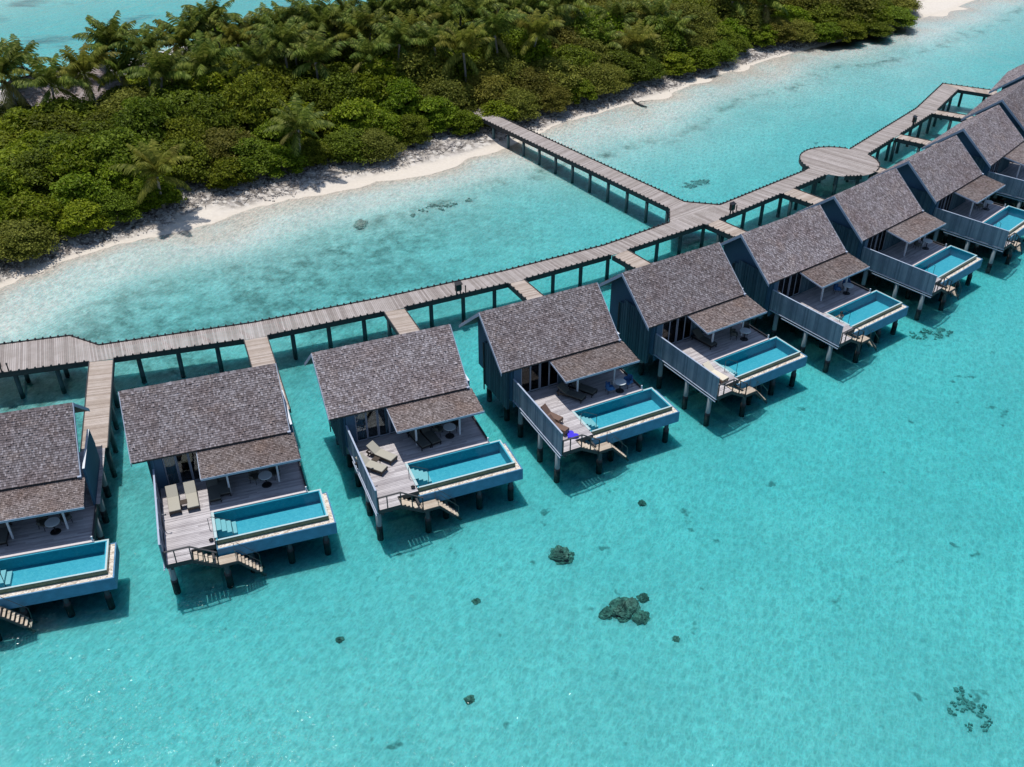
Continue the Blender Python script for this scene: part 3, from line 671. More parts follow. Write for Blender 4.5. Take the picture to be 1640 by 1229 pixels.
BR = [((14.24, 80.49), (19.45, 84.27)), ((14.61, 83.28), (16.24, 84.95)), ((-2.84, 106.51), (-1.47, 108.14)), ((-6.2, 111.0), (-4.8, 112.6))]
# walkways: near-edge end points on the boardwalk
WK = [((-29.85, 57.62), (-28.24, 57.95)), ((-19.55, 60.52), (-17.96, 61.1)), ((-9.77, 64.65), (-8.21, 65.16)), ((-.23, 69.13), (1.09, 69.74)), ((8.55, 73.93), (9.9, 75.12)), ((17.4, 79.99), (18.83, 81.13)),
      ((25.68, 86.85), (27.24, 88.15)), None, ((41.25, 101.4), (42.32, 102.6)), ((48.0, 109.1), (49.05, 110.35)), ((54.2, 117.6), (53.26, 120.13))]
def edge_minus(pts, gaps, tol=.25):      # an edge polyline with the mouths of side walkways left open
    segs = []
    for a, b in zip(pts[:-1], pts[1:]):
        a = Vector(a); b = Vector(b); L = (b - a).length; d = (b - a) / L; cuts = []
        for g in gaps:
            ts = [(Vector(q) - a).dot(d) for q in g]; off = max(abs((Vector(q) - a - d * ((Vector(q) - a).dot(d))).length) for q in g)
            if off < 1.0 and max(ts) > 0 and min(ts) < L: cuts.append((max(0, min(ts)), min(L, max(ts))))
        s = 0
        for c0, c1 in sorted(cuts):
            if c0 > s + .1: segs.append([tuple(a + d * s), tuple(a + d * c0)])
            s = max(s, c1)
        if L > s + .1: segs.append([tuple(a + d * s), tuple(b)])
    return segs
near1 = [p[0] for p in MAINP[:-1]]; far1 = [p[1] for p in MAINP[:-1]]
near2 = [p[0] for p in MAIN2[1:]]; far2 = [p[1] for p in MAIN2[1:]]
for s in edge_minus(near1, [g for g in WK if g]) + edge_minus(near2, [WK[8], WK[9]]) + edge_minus(far1, [((14.24, 80.49), (19.45, 84.27))]) + [[far2[0], far2[1], far2[2]]]:
    mb = MB(); kerb(mb, s, JZ); mb.build('kerb_rail', M['dark_timber'], J)
ia, ib = shrink(MAINP[:-1], .28); ic, id_ = shrink(MAIN2[1:], .28)
ia, ib = shrink(MAINP[:-1], .34); ic, id_ = shrink(MAIN2[1:], .34)
pp = [q for q in along(ia, 2.75) + along(ic, 2.75) if q[0] > -41] + [(-38.0, 57.9), (-35.2, 58.6), (-32.6, 59.3)]
piles(J, pp[:96])
mb = MB()
for A, B in ((ia, ib), (ic, id_)):
    qa = along(A, 2.75); qb = along(B, 2.75 * 1.0)
    for a, b in zip(qa, qb): mb.bar((a[0], a[1], 1.66), (b[0], b[1], 1.66), .16, .2)
mb.build('cross_beam', M['dark_timber'], J)

B = thing('shore_bridge', (-2, 107, 0), 0, 'straight plank walkway from the boardwalk across to the bushes on the beach', 'walkway')
off = Vector((-2, 107))
lo = lambda P: [(tuple(Vector(a) - off), tuple(Vector(b) - off)) for a, b in P]
mb = MB(); strip(mb, lo(BR), JZ - .003); mb.build('plank_deck', M['jetty_wood'], B)
brA = [p[0] for p in lo(BR)]; brB = [p[1] for p in lo(BR)]
for q in (brA, brB): mb = MB(); kerb(mb, q, JZ); mb.build('kerb_rail', M['dark_timber'], B)
sa, sb = shrink(lo(BR)[1:], .25); piles(B, along(sa, 2.75, .4))

# round platform
C = thing('round_platform', (33.5, 94.9, 0), 0, 'round plank platform bulging out of the boardwalk opposite the far villas', 'platform')
mb = MB(); rr = 3.92; k = -27; ang = R(47); ca, sa_ = math.cos(ang), math.sin(ang); r = random.Random(6)
for k in range(-28, 28):
    u0, u1 = k * .14, (k + 1) * .14 - .012; um = max(abs(u0), abs(u1))
    if um >= rr: continue
    h0 = math.sqrt(max(.01, rr * rr - u0 * u0)); h1 = math.sqrt(max(.01, rr * rr - u1 * u1)); dz = r.uniform(-.003, .003)
    P = [(u0, -h0), (u1, -h1), (u1, h1), (u0, h0)]; P = [(ca * x - sa_ * y, sa_ * x + ca * y) for x, y in P]
    mb.hexa([(x, y, JZ - .03) for x, y in P] + [(x, y, JZ + .012 + dz) for x, y in P])
mb.build('plank_deck', M['jetty_wood'], C)
def arc(a0, a1, n=18): return [((rr + .03) * math.cos(R(a0 + (a1 - a0) * i / n)), (rr + .03) * math.sin(R(a0 + (a1 - a0) * i / n))) for i in range(n + 1)]
for q in (arc(62, 208), arc(-98, -72, 5), arc(-40, 26, 9)): mb = MB(); kerb(mb, q, JZ, .5); mb.build('kerb_rail', M['dark_timber'], C)
piles(C, [(3.5 * math.cos(R(a)), 3.5 * math.sin(R(a))) for a in range(0, 360, 36)] + [(0, 0), (1.6, 1), (-1.4, .8)])

# side walkways to the villas
WL = ['at far left, beside the cut-off villa', 'to the villa with two loungers side by side', 'to the villa with two slanted loungers', 'to the villa with the blue float',
      'leaving the boardwalk just left of the bridge junction', 'leaving the boardwalk opposite the bridge junction', 'midway between the bridge junction and the round platform',
      'leaving the round platform, mostly hidden by a roof', 'leaving the boardwalk just beyond the round platform', 'leaving the boardwalk beyond the farthest black box', 'at the very end of the boardwalk']
for i, g in enumerate(WK):
    X, Y, a = POSE[i]
    s0 = Vector(at(i, 6.95, 12.0)[:2]); s1 = Vector(at(i, 8.55, 12.0)[:2])
    if g is None: e0 = Vector(at(i, 7.0, 16.2)[:2]); e1 = Vector(at(i, 8.5, 16.6)[:2])
    elif i == 10: e0, e1 = Vector(g[1]), Vector(g[0]); s0 = Vector((58.8, 117.3)); s1 = Vector((57.9, 115.4))
    else: e0, e1 = Vector(g[0]), Vector(g[1])
    o2 = Vector((X, Y)) if i != 10 else Vector((56, 117))
    W = thing('access_walkway', (o2.x, o2.y, 0), 0, 'short plank walkway ' + WL[i], 'walkway', 'short walkways from the boardwalk to the villas')
    P = [(tuple(s0 - o2), tuple(s1 - o2)), (tuple(e0 - o2), tuple(e1 - o2))]
    mb = MB(); strip(mb, P, JZ - .006, .14, .045, .013, random.Random(i)); mb.build('plank_deck', M['walkway_wood'], W)
    for q in ([P[0][0], P[1][0]], [P[0][1], P[1][1]]):
        mb = MB(); kerb(mb, q, JZ - .02, .6) if i in (3, 4, 5, 6, 8, 9, 10) and q[0] == P[0][0] else None
        if not mb.v:
            mb.bar((*q[0], JZ - .17), (*q[1], JZ - .17), .07, .33); mb.bar((*q[0], JZ + .03), (*q[1], JZ + .03), .06, .06)
        mb.build('kerb_rail', M['dark_timber'], W)
    A, Bq = shrink(P, .2); piles(W, along(A, 2.6, 1.2) if i else along(A, 2.6, .5) + along(Bq, 2.6, .5))

# black slatted boxes and bollard lights on the boardwalk edge
def box_on_legs():
    t = thing('equipment_box', (0, 0, 0), 0, 'box', 'box', 'black boxes on the boardwalk')
    b = MB()
    for k in range(5): b.box(-.24, .24, -.14, .14, .42 + k * .115, .42 + k * .115 + .1)
    b.box(-.21, .21, -.11, .11, .42, .99); b.build('cabinet', M['black_metal'], t)
    b = MB(); b.hexa([(-.27, -.19, .97), (.31, -.19, .97), (.31, .19, 1.07), (-.27, .19, 1.07), (-.27, -.19, 1.01), (.31, -.19, 1.01), (.31, .19, 1.11), (-.27, .19, 1.11)]); b.build('lid', M['black_metal'], t)
    for x in (-.17, .17): b = MB(); b.box(x - .035, x + .035, -.05, .05, -.2, .42); b.build('leg', M['dark_timber'], t)
    return t
def bollard():
    t = thing('bollard_light', (0, 0, 0), 0, 'light', 'bollard light', 'bollard lights beside the black boxes')
    b = MB(); b.tube([(0, 0, -.1), (0, 0, .62)], .045, 10); b.build('post', M['black_metal'], t)
    b = MB(); b.tube([(0, 0, .62), (0, 0, .70)], [.06, .055], 10); b.build('cap', M['black_metal'], t); return t
S0, L0 = box_on_legs(), bollard()
for i, (x, y, a, l) in enumerate(((-4.15, 67.25, 28, 'black slatted box on legs between the slanted-loungers villa and the beach'), (20.15, 82.3, 37, 'black slatted box on legs just right of the bridge junction'),
                                  (44.55, 105.3, 48, 'black slatted box on legs beyond the round platform'), (-35.6, 56.25, 15, 'black slatted box on legs cut by the left edge'))):
    s = S0 if i == 0 else copy_tree(S0); b = L0 if i == 0 else copy_tree(L0)
    s.location = (x, y, JZ); s.rotation_euler = (0, 0, R(a)); s['label'] = l
    b.location = (x + .62 * math.cos(R(a)), y + .62 * math.sin(R(a)), JZ); b['label'] = 'thin bollard light by the ' + l.replace('black slatted box on legs', 'black box')
# ---------------------------------------------------------------- island vegetation
def leaf_crown(seed, rad, hgt, nl, leaf, skirt=.12, lobes=30, flatness=.75):
    r = np.random.default_rng(seed); V = []; F = []
    cs = []
    for i in range(lobes):
        th = r.uniform(0, 2 * math.pi); u = r.uniform(0, 1) ** .7
        ph = (1 - u) * (math.pi / 2 - .05) * 1.0
        rr = r.uniform(.6, 1.0)
        c = np.array([math.cos(th) * math.sin(math.pi / 2 * (u)) * rad * rr, math.sin(th) * math.sin(math.pi / 2 * u) * rad * rr,
                      hgt * (skirt + (1 - skirt) * math.cos(math.pi / 2 * u) * rr)])
        cs.append((c, rad * r.uniform(.17, .36)))
    per = nl // lobes
    for c, lr in cs:
        d = r.normal(size=(per, 3)); d[:, 2] = np.abs(d[:, 2]) * .9 + .05 * d[:, 2]; d /= np.linalg.norm(d, axis=1)[:, None]
        q = c + d * lr * r.uniform(.35, 1.3, (per, 1)) * np.array([1, 1, flatness])
        nrm = d * .7 + np.array([0, 0, .6]) + r.normal(size=(per, 3)) * .75; nrm /= np.linalg.norm(nrm, axis=1)[:, None]
        t = np.cross(nrm, r.normal(size=(per, 3))); t /= np.linalg.norm(t, axis=1)[:, None]; b = np.cross(nrm, t)
        L = leaf * r.uniform(.6, 1.6, (per, 1)); W = L * r.uniform(.42, .62, (per, 1))
        q[:, 2] = np.maximum(q[:, 2], .12)
        bend = nrm * L * .12
        base = len(V)
        P = np.stack([q - t * L, q - b * W + bend, q + t * L - bend, q + b * W + bend], 1)
        V += P.reshape(-1, 3).tolist(); F += [(base + 4 * k, base + 4 * k + 1, base + 4 * k + 2, base + 4 * k + 3) for k in range(per)]
    return V, F
def crown_mesh(name, mat, *a, **k):
    V, F = leaf_crown(*a, **k); me = bpy.data.meshes.new(name); me.from_pydata(V, [], F); me.materials.append(M[mat]); return me
def trunk_mesh(seed, h, rad):
    r = random.Random(seed); mb = MB()
    mb.tube([(0, 0, -.6), (.08, .05, h * .25), (.0, .12, h * .55), (.1, .1, h * .8)], [.2, .16, .11, .06], 7)
    for k in range(6):
        a = k * 1.05 + r.uniform(-.3, .3); z = h * r.uniform(.12, .4); L = rad * r.uniform(.5, .8)
        mb.tube([(.05, .05, z), (math.cos(a) * L * .5, math.sin(a) * L * .5, z + h * .2), (math.cos(a) * L, math.sin(a) * L, z + h * .38)], [.09, .06, .03], 5)
    return mb.mesh('trunk', M['bark'], True)
KIND = []
for i in range(4): KIND.append(('dark', crown_mesh('crown', 'leaf_dark', 100 + i, 3.1, 4.5, 21000, .13, lobes=120), trunk_mesh(i, 4.2, 2.6)))
for i in range(3): KIND.append(('bright', crown_mesh('crown', 'leaf_bright', 200 + i, 2.9, 4.3, 15500, .158, lobes=90), trunk_mesh(9 + i, 4.0, 2.4)))
for i in range(3): KIND.append(('olive', crown_mesh('crown', 'leaf_olive', 300 + i, 3.2, 4.4, 23000, .11, lobes=150), trunk_mesh(19 + i, 4.1, 2.6)))
def inside(x, y, poly_line): return sdist(np.array([x]), np.array([y]), poly_line)[0]
LODGE = (-51.8, 111.8, R(44))
def lodge_local(x, y):
    dx, dy = x - LODGE[0], y - LODGE[1]; c, s = math.cos(LODGE[2]), math.sin(LODGE[2]); return c * dx + s * dy, -s * dx + c * dy
rt = random.Random(77); cand = []
for k in range(24000):
    x = rt.uniform(-95, 80); y = rt.uniform(60, 205)
    if abs(x) > .545 * y + 7: continue
    cand.append((x, y))
ca = np.array(cand); sv = -sdist(ca[:, 0], ca[:, 1], VEG); sb_ = sdist(ca[:, 0], ca[:, 1], BACK)
trees = []
for (x, y), s, b in zip(cand, sv, sb_):
    if s < .1 or b < (16 if x < -40 else 8): continue
    lx, ly = lodge_local(x, y)
    if abs(lx) < 6.3 and -7.2 < ly < 7: continue
    if -7.5 < x + (y - 111) * .75 + 5.2 < -3.2 and y < 108: pass
    # keep the end of the bridge clear
    bx, by = -4.4 - x, 110.4 - y
    if math.hypot(bx, by) < 2.4: continue
    sp = 2.7 if s < 4 else (3.5 if s < 16 else 4.1)
    if y > 150: sp *= 1.25
    if all((x - q[0]) ** 2 + (y - q[1]) ** 2 > sp * sp for q in trees): trees.append((x, y, s))
trees.sort(key=lambda q: q[0] * .72 + q[1] * .69)
nfront = {'left': 0, 'right': 0}; nrow = {}; n_t = 0
for (x, y, s) in trees:
    if n_t >= 295: break
    n_t += 1
    cl = vnoise(np.array([x]), np.array([y]), 11, 8)[0]; c2 = rt.random()
    kind = 'olive' if (x > -3 and c2 < .55) or c2 < .12 else ('bright' if (cl > .52 and c2 < .75) or c2 > .9 else 'dark')
    ks = [q for q in KIND if q[0] == kind]; kd, cm, tm = rt.choice(ks)
    sc_ = rt.uniform(1.0, 1.42) if kind == 'olive' else rt.uniform(.88, 1.25)
    hs = (.50 + .085 * min(s, 5)) if s < 5 else (rt.uniform(.9, 1.18) if s < 8 else ((rt.uniform(1.12, 1.42) if s < 14 else rt.uniform(1.0, 1.28)) if x > -40 else rt.uniform(.8, 1.0)))
    rs = (.72 if s < 2 else (.86 if s < 4 else 1.06)) * sc_ * (1.12 if s > 14 else 1)
    if y > 150: rs *= 1.2; hs *= 1.15
    if x > 30: hs *= .85
    if x < -6 and s > 24: hs *= .72
    side = 'left' if x < -4.5 + .1 * (y - 108) and not (x > 0) else 'right'
    col = {'dark': 'dark green', 'bright': 'bright yellow-green', 'olive': 'olive green'}[kind]
    if s < 4.2:
        i = nfront[side]; nfront[side] += 1
        lab = col + (' bushy tree, %s from left along the beach edge' if side == 'left' else ' bushy tree, %s along the beach edge right of the bridge') % ordinal(i); grp = 'front row of bushy trees along the beach'
    else:
        row = min(ORD[1:12], key=lambda q: abs(ORD.index(q) - 1 - (s - 4.2) // 3.6)); key = (side, row); nrow[key] = nrow.get(key, -1) + 1
        lab = '%s bushy tree, %s from left in the %s canopy row, %s of bridge' % (col, ordinal(nrow[key]), row, side); grp = 'bushy trees in the island canopy'
    t = thing('bushy_tree', (x, y, .95 if s > 2 else .7), rt.uniform(0, 6.28), lab, 'tree', grp)
    mesh_obj('crown', cm, t, scale=(rs, rs, hs * (1 + .12 * (sc_ - 1)))); mesh_obj('trunk', tm, t, scale=(rs, rs, hs))

# coconut palms
def frond_mesh(seed, L, e0, droop, mat):
    r = random.Random(seed); mb = MB(); n = 13; pts = []; p = Vector((0, 0, 0)); el = e0
    for i in range(n + 1):
        pts.append(p.copy()); p = p + Vector((math.cos(el), 0, math.sin(el))) * (L / n); el -= droop / n * (.5 + 1.1 * i / n)
    mb.tube(pts, [.05 * (1 - .8 * i / n) for i in range(n + 1)], 4, False)
    k = 27
    for i in range(1, k * 2):
        tt = .12 + .88 * i / (k * 2); j = min(n - 1, int(tt * n)); q = pts[j].lerp(pts[j + 1], tt * n - j); d = (pts[j + 1] - pts[j]).normalized()
        ln_ = .95 * (math.sin(math.pi * min(1, tt * .86 + .12)) ** .6) * r.uniform(.85, 1.1); wd = .072
        s = 1 if i % 2 else -1
        dirv = (Vector((0, s, 0)) * .78 + d * .62 + Vector((0, 0, -.40 - r.uniform(0, .45)))).normalized()
        wv = d * wd; tip = q + dirv * ln_ + Vector((0, 0, -.12 * ln_)); mid = q + dirv * ln_ * .5
        mb.quad(q - wv * .6, q + wv * .6, mid + wv, mid - wv); mb.quad(mid - wv, mid + wv, tip + wv * .2, tip - wv * .2)
    return mb.mesh('frond', M[mat])
FR = [[frond_mesh(1, 3.6, R(80), R(52), 'frond_green'), frond_mesh(2, 3.9, R(70), R(66), 'frond_green')],
      [frond_mesh(3, 4.3, R(50), R(78), 'frond_green'), frond_mesh(4, 4.0, R(36), R(74), 'frond_green'), frond_mesh(5, 4.4, R(60), R(92), 'frond_green')],
      [frond_mesh(6, 3.7, R(8), R(80), 'frond_green'), frond_mesh(7, 3.4, R(-12), R(65), 'frond_green'), frond_mesh(8, 3.3, R(-20), R(60), 'frond_yellow')]]
def recolour(me, mat):
    q = me.copy(); q.materials[0] = M[mat]; return q
FRL = [[recolour(q, 'frond_light') for q in ring] for ring in FR]
rp = random.Random(5)
TR = {}
def palm(x, y, zc, size, label, lean=None, yellow=.12, fall=1.0, fronds=None):
    FS = fronds or FR
    g = 1.0; h = zc - g
    lx, ly = lean or ((2.6, 1.0) if abs(x - 20.7) < .1 else (rp.uniform(-.8, .8), rp.uniform(-.8, .8)))
    t = thing('palm_tree', (x - lx, y - ly, g), 0, label, 'palm', 'coconut palms on the island')
    mb = MB(); pts = [(lx * (k / 6) ** 1.6, ly * (k / 6) ** 1.6, -.4 + (h + .4) * k / 6) for k in range(7)]
    mb.tube(pts, [.24, .17, .15, .14, .13, .13, .15], 8); mb.build('trunk', M['palm_bark'], t, smooth=True)
    a = rp.uniform(0, 6.28); n = rp.randint(15, 19)
    for k in range(n):
        a += 2.39996 + rp.uniform(-.18, .18); u = k / n
        ring = 0 if u < .36 else (1 if u < .78 else 2)
        me = rp.choice(FS[ring][:2]) if ring == 2 and rp.random() > yellow * 4 else rp.choice(FS[ring])
        s = size * rp.uniform(.88, 1.12)
        mesh_obj('frond', me, t, (lx, ly, h + .05), (rp.uniform(-.12, .12), rp.uniform(-.14, .14), a), (s, s, s * fall))
    if rp.random() < .6:
        mb = MB()
        for k in range(5):
            b = rp.uniform(0, 6.28); c = Vector((lx + .26 * math.cos(b), ly + .26 * math.sin(b), h - .25)); mb.tube([c + Vector((0, 0, -.16)), c, c + Vector((0, 0, .16))], [.05, .14, .05], 7)
        mb.build('coconut_cluster', M['frond_yellow'], t, smooth=True)
PALMS = [(-54.3, 109.0, 7.4), (-45.8, 114.0, 8.4), (-44.1, 110.9, 5.9), (-41.3, 113.1, 7.4), (-39.3, 116.2, 7.4), (-38.0, 117.0, 7.9), (-36.4, 118.7, 8.4), (-35.7, 120.6, 8.9), (-32.3, 117.6, 7.4), (-30.7, 119.6, 7.4), (-28.4, 119.2, 8.4), (-26.6, 120.5, 8.4), (-25.4, 116.3, 6.9), (-24.2, 121.4, 8.9), (-22.3, 119.3, 8.4), (-20.8, 120.6, 7.9), (-18.2, 117.9, 7.9), (-19.9, 122.9, 8.9), (-16.8, 118.8, 8.4), (-16.4, 124.4, 8.9), (-14.0, 124.9, 8.4), (-12.1, 119.7, 7.4), (-11.9, 125.8, 8.9), (-9.6, 128.9, 8.9), (-8.1, 123.9, 7.9), (-6.4, 127.4, 8.9), (-4.6, 124.4, 8.4), (-1.7, 129.0, 8.9), (0.3, 128.4, 7.9), (2.3, 129.4, 8.4), (4.7, 129.9, 7.9), (7.3, 132.6, 8.4), (10.3, 132.1, 4.8), (11.3, 129.0, 3.8), (13.8, 134.4, 5.3), (16.2, 129.1, 3.8), (19.1, 135.4, 5.3), (21.2, 134.0, 4.3), (31.5, 145.1, 5.8), (36.3, 145.3, 5.3)]
PALMS += [(-54.6, 104.5, 7.4), (-49.3, 104.2, 6.6), (-46.6, 106.8, 7.2), (-45.2, 112.4, 8), (-41.2, 111.2, 8.2), (-38.6, 107.6, 6.6), (-34.1, 109.2, 7.2), (-28.4, 110.6, 7.2), (-26.0, 113.2, 8.2), (-22.1, 111.2, 7.2), (-16.2, 112.6, 7.2), (-13.0, 115.6, 8), (-9.0, 115.8, 7.6), (-5.6, 115.0, 7.2), (-2.0, 118.6, 8.2), (3.0, 120.4, 7.6)]
PALMS.sort(key=lambda q: q[0])
for i, (x, y, z) in enumerate(PALMS):
    palm(x, y, z - .1, rp.uniform(.92, 1.1) * (1.12 if i == 0 else 1), fronds=FRL if i % 6 == 3 else FR, label=('tall coconut palm with a pale trunk at the far left edge' if i == 0 else 'coconut palm above the canopy, %s from left in the palm row' % ordinal(i)), lean=(-.9, -.6) if i == 0 else None)
palm(-32.9, 85.4, 4.2, 1.05, 'lone coconut palm with yellowish fronds at the beach edge on the left', (.4, -1.0), .6, .95, FRL)
palm(-21.6, 95.8, 4.9, 1.0, 'dark coconut palm at the beach edge between the yellowish palm and the bridge', (.2, -.4), .12)
palm(-49.9, 111.0, 4.6, .7, 'small coconut palm in front of the shingled lodge roof', None)
palm(-31.0, 108.4, 5.5, .8, 'short coconut palm standing in front of the long palm row', None)

# beach lodge among the palms
G = thing('beach_lodge', (LODGE[0], LODGE[1], 1.1), LODGE[2], 'grey shingle-roofed lodge half hidden by palms at the top left', 'lodge')
r = random.Random(91)
a = shingles(r, -5.2, 5.2, (-5.6, 2.5), (0, 4.9), .22, .14, .34, .04); b = shingles(r, -5.2, 5.2, (5.6, 2.5), (0, 4.9), .22, .14, .34, .04)
n = len(a.v); a.v += b.v; a.f += [tuple(i + n for i in f) for f in b.f]; rf = a.build('roof', M['lodge_shingle'], G)
b = MB(); b.bar((-5.25, 0, 4.93), (5.25, 0, 4.93), .3, .1); b.build('ridge_board', M['dark_timber'], rf)
b = MB()
for x in (-5.25, 5.25): b.slab([(-5.65, 2.3), (0, 4.72), (5.65, 2.3), (5.65, 2.5), (0, 4.95), (-5.65, 2.5)], 0, x - .04, x + .04)
b.build('barge_board', M['dark_timber'], rf)
b = MB(); b.slab([(-4.6, -.6), (4.6, -.6), (4.6, 2.7), (0, 4.7), (-4.6, 2.7)], 0, -4.6, -4.45); b.slab([(-4.6, -.6), (4.6, -.6), (4.6, 2.7), (0, 4.7), (-4.6, 2.7)], 0, 4.45, 4.6)
b.box(-4.45, 4.45, -4.6, -4.45, -.6, 2.7); b.box(-4.45, 4.45, 4.45, 4.6, -.6, 2.7); b.build('wall', M['batten_paint'], G)
for x in (-4.3, -1.5, 1.5, 4.3):
    b = MB(); b.box(x - .08, x + .08, -5.4, -5.24, -.6, 2.4); b.build('veranda_post', M['dark_timber'], G)
b = MB(); b.box(-5, 5, -6.2, -4.6, -.4, .12); b.build('veranda_floor', M['jetty_wood'], G)

# ---------------------------------------------------------------- deck furniture
def lounger(frame, cush):
    t = thing('sun_lounger', (0, 0, 0), 0, 'l', 'lounger', 'sun loungers on the villa decks')
    f = MB()
    for x in (-.33, .29): f.box(x, x + .04, 0, 1.95, .20, .31)
    for y in (.0, .65, 1.28, 1.91): f.box(-.29, .29, y, y + .04, .20, .31)
    f.box(-.29, .29, 0.05, 1.3, .27, .30); f.build('frame', M[frame], t)
    for x, y in ((-.31, .08), (.31, .08), (-.31, 1.8), (.31, 1.8)): b = MB(); b.box(x - .025, x + .025, y - .03, y + .03, 0, .2); b.build('leg', M[frame], t)
    b = MB(); b.box(-.32, .32, .01, 1.27, .312, .38); b.build('seat_cushion', M[cush], t, bevel=.02)
    b = MB(); c, s = math.cos(R(33)), math.sin(R(33)); y0, z0 = 1.28, .315
    P = lambda u, v: (y0 + u * c - v * s, z0 + u * s + v * c)
    q = [P(0, 0), P(.76, 0), P(.76, .065), P(0, .065)]; b.slab(q, 0, -.32, .32); b.build('back_cushion', M[cush], t, bevel=.02)
    b = MB(); q = [P(.02, -.04), P(.74, -.04), P(.74, -.005), P(.02, -.005)]; b.slab(q, 0, -.3, .3)
    b.bar((-.26, 1.62, .25), (-.26, *P(.55, -.03)), .03, .03); b.bar((.26, 1.62, .25), (.26, *P(.55, -.03)), .03, .03); b.build('back_frame', M[frame], t)
    return t
LB, LD, LT, LC = lounger('rattan', 'cushion'), lounger('black_metal', 'cushion_dark'), lounger('teak', 'teak_sling'), lounger('teak', 'cream_fabric')
used = set()
def put(src, i, x, y, rz, label, z=DZ + .005):
    o = src if src.name not in used else copy_tree(src); used.add(src.name)
    o.scale = (.78, .78, 1.15) if src is LT else (1, 1, 1); o.location = at(i, x, y, z); o.rotation_euler = (0, 0, R(POSE[i][2] + rz)); o['label'] = label; return o
put(LB, 1, .78, 3.75, 2, 'beige cushioned lounger next to the fence, left of the side-by-side pair')
put(LB, 1, 1.80, 3.75, 2, 'beige cushioned lounger on the right of the side-by-side pair')
put(LB, 2, 1.30, 2.9, 41, 'beige cushioned lounger nearer the fence of the slanted pair')
put(LB, 2, 2.12, 3.66, 36, 'beige cushioned lounger nearer the house of the slanted pair')
put(LD, 1, 3.05, 4.0, 2, 'dark lounger in veranda shade just right of the side-by-side beige pair'); put(LD, 1, 3.62, 4.35, 0, 'dark lounger by the veranda post, farther right of the side-by-side pair')
put(LD, 2, 4.35, 4.1, 12, 'dark lounger beside the veranda post behind the slanted beige pair'); put(LD, 2, 5.05, 4.2, 10, 'dark lounger near the round table behind the slanted beige pair')
put(LD, 3, 3.95, 3.95, 32, 'dark olive lounger in the veranda shade above the blue float'); put(LD, 3, 4.95, 4.2, 30, 'dark lounger behind the veranda post on the deck with the blue float')
put(LT, 3, 1.35, 2.45, 25, 'brown wooden lounger beside the fence on the deck with the blue float'); put(LT, 3, 1.15, 1.3, 27, 'brown wooden lounger by the fence end, next to the blue float')
put(LC, 4, 1.55, .75, 8, 'cream cushioned lounger standing at the fence end of a sunlit deck'); put(LD, 4, 3.85, 4.5, 8, 'dark lounger in the veranda shade on the deck with the cream lounger')
put(LD, 0, 3.4, 4.2, 0, 'dark lounger in the veranda shade at the far left edge')

def side_table():
    t = thing('side_table', (0, 0, 0), 0, 's', 'table', 'small dark side tables between loungers')
    b = MB(); b.box(-.2, .2, -.2, .2, .36, .40); b.build('table_top', M['rattan'], t)
    for x in (-.17, .17):
        for y in (-.17, .17): b = MB(); b.box(x - .02, x + .02, y - .02, y + .02, 0, .36); b.build('leg', M['rattan'], t)
    return t
ST = side_table()
put(ST, 1, 1.3, 4.35, 2, 'small dark side table between the two loungers set side by side'); put(ST, 2, 1.05, 4.0, 40, 'small dark side table between the two slanted loungers')
def round_table():
    t = thing('round_table', (0, 0, 0), 0, 'r', 'table', 'round white veranda tables')
    b = MB(); b.tube([(0, 0, .72), (0, 0, .75)], .40, 28); b.build('table_top', M['table_white'], t)
    b = MB(); b.tube([(0, 0, .03), (0, 0, .72)], .04, 10); b.build('column', M['black_metal'], t)
    b = MB(); b.tube([(0, 0, 0), (0, 0, .035)], [.30, .27], 20); b.build('base', M['black_metal'], t); return t
def chair(mat):
    t = thing('armchair', (0, 0, 0), 0, 'c', 'chair', 'veranda armchairs')
    b = MB(); b.box(-.27, .27, -.27, .27, .36, .46); b.build('seat', M[mat], t, bevel=.03)
    b = MB(); P = [(.26 * math.cos(R(a)), .27 * math.sin(R(a))) for a in range(-20, 201, 20)]
    for (xa, ya), (xb, yb) in zip(P[:-1], P[1:]):
        k = .84 if ya > .1 and yb > .1 else .66
        b.hexa([(xa, ya, .40), (xa * 1.2, ya * 1.2, .40), (xb * 1.2, yb * 1.2, .40), (xb, yb, .40), (xa * 1.05, ya * 1.05, k), (xa * 1.25, ya * 1.25, k), (xb * 1.25, yb * 1.25, k), (xb * 1.05, yb * 1.05, k)])
    b.build('backrest', M[mat], t)
    for x in (-.22, .22):
        for y in (-.22, .22): b = MB(); b.tube([(x, y, 0), (x * .9, y * .9, .37)], .018, 6); b.build('leg', M['black_metal'], t)
    return t
RT, CB, CD = round_table(), chair('blue_fabric'), chair('cushion_dark')
WHO = ['the cut-off left villa', 'the side-by-side loungers villa', 'the slanted loungers villa', 'the blue float villa', 'the cream lounger villa', 'the swimmer villa', 'the villa right of the swimmer', 'the villa opposite the round platform']
TP = [(6.15, 4.75), (6.05, 4.75), (6.15, 4.9), (6.75, 3.95), (6.6, 4.3), (6.5, 4.4), (6.6, 4.4), (6.5, 4.4)]
for i, (x, y) in enumerate(TP):
    put(RT, i, x, y, 0, 'round white table on the veranda of ' + WHO[i])
    ch = CB if i in (3, 5) else CD; cn = 'blue' if i in (3, 5) else 'dark'
    a, b_ = ((-.72, .12), (.74, .2)) if i == 3 else ((.55, .55), (-.6, .5))
    put(ch, i, x + a[0], y + a[1], math.degrees(math.atan2(a[1], a[0])) - 90, cn + (' armchair left of the table at ' if a[0] < 0 else ' armchair right of the table at ')+ WHO[i])
    put(ch, i, x + b_[0], y + b_[1], math.degrees(math.atan2(b_[1], b_[0])) - 90, cn + (' armchair right of the table at ' if b_[0] > 0 else ' armchair left of the table at ')+ WHO[i])

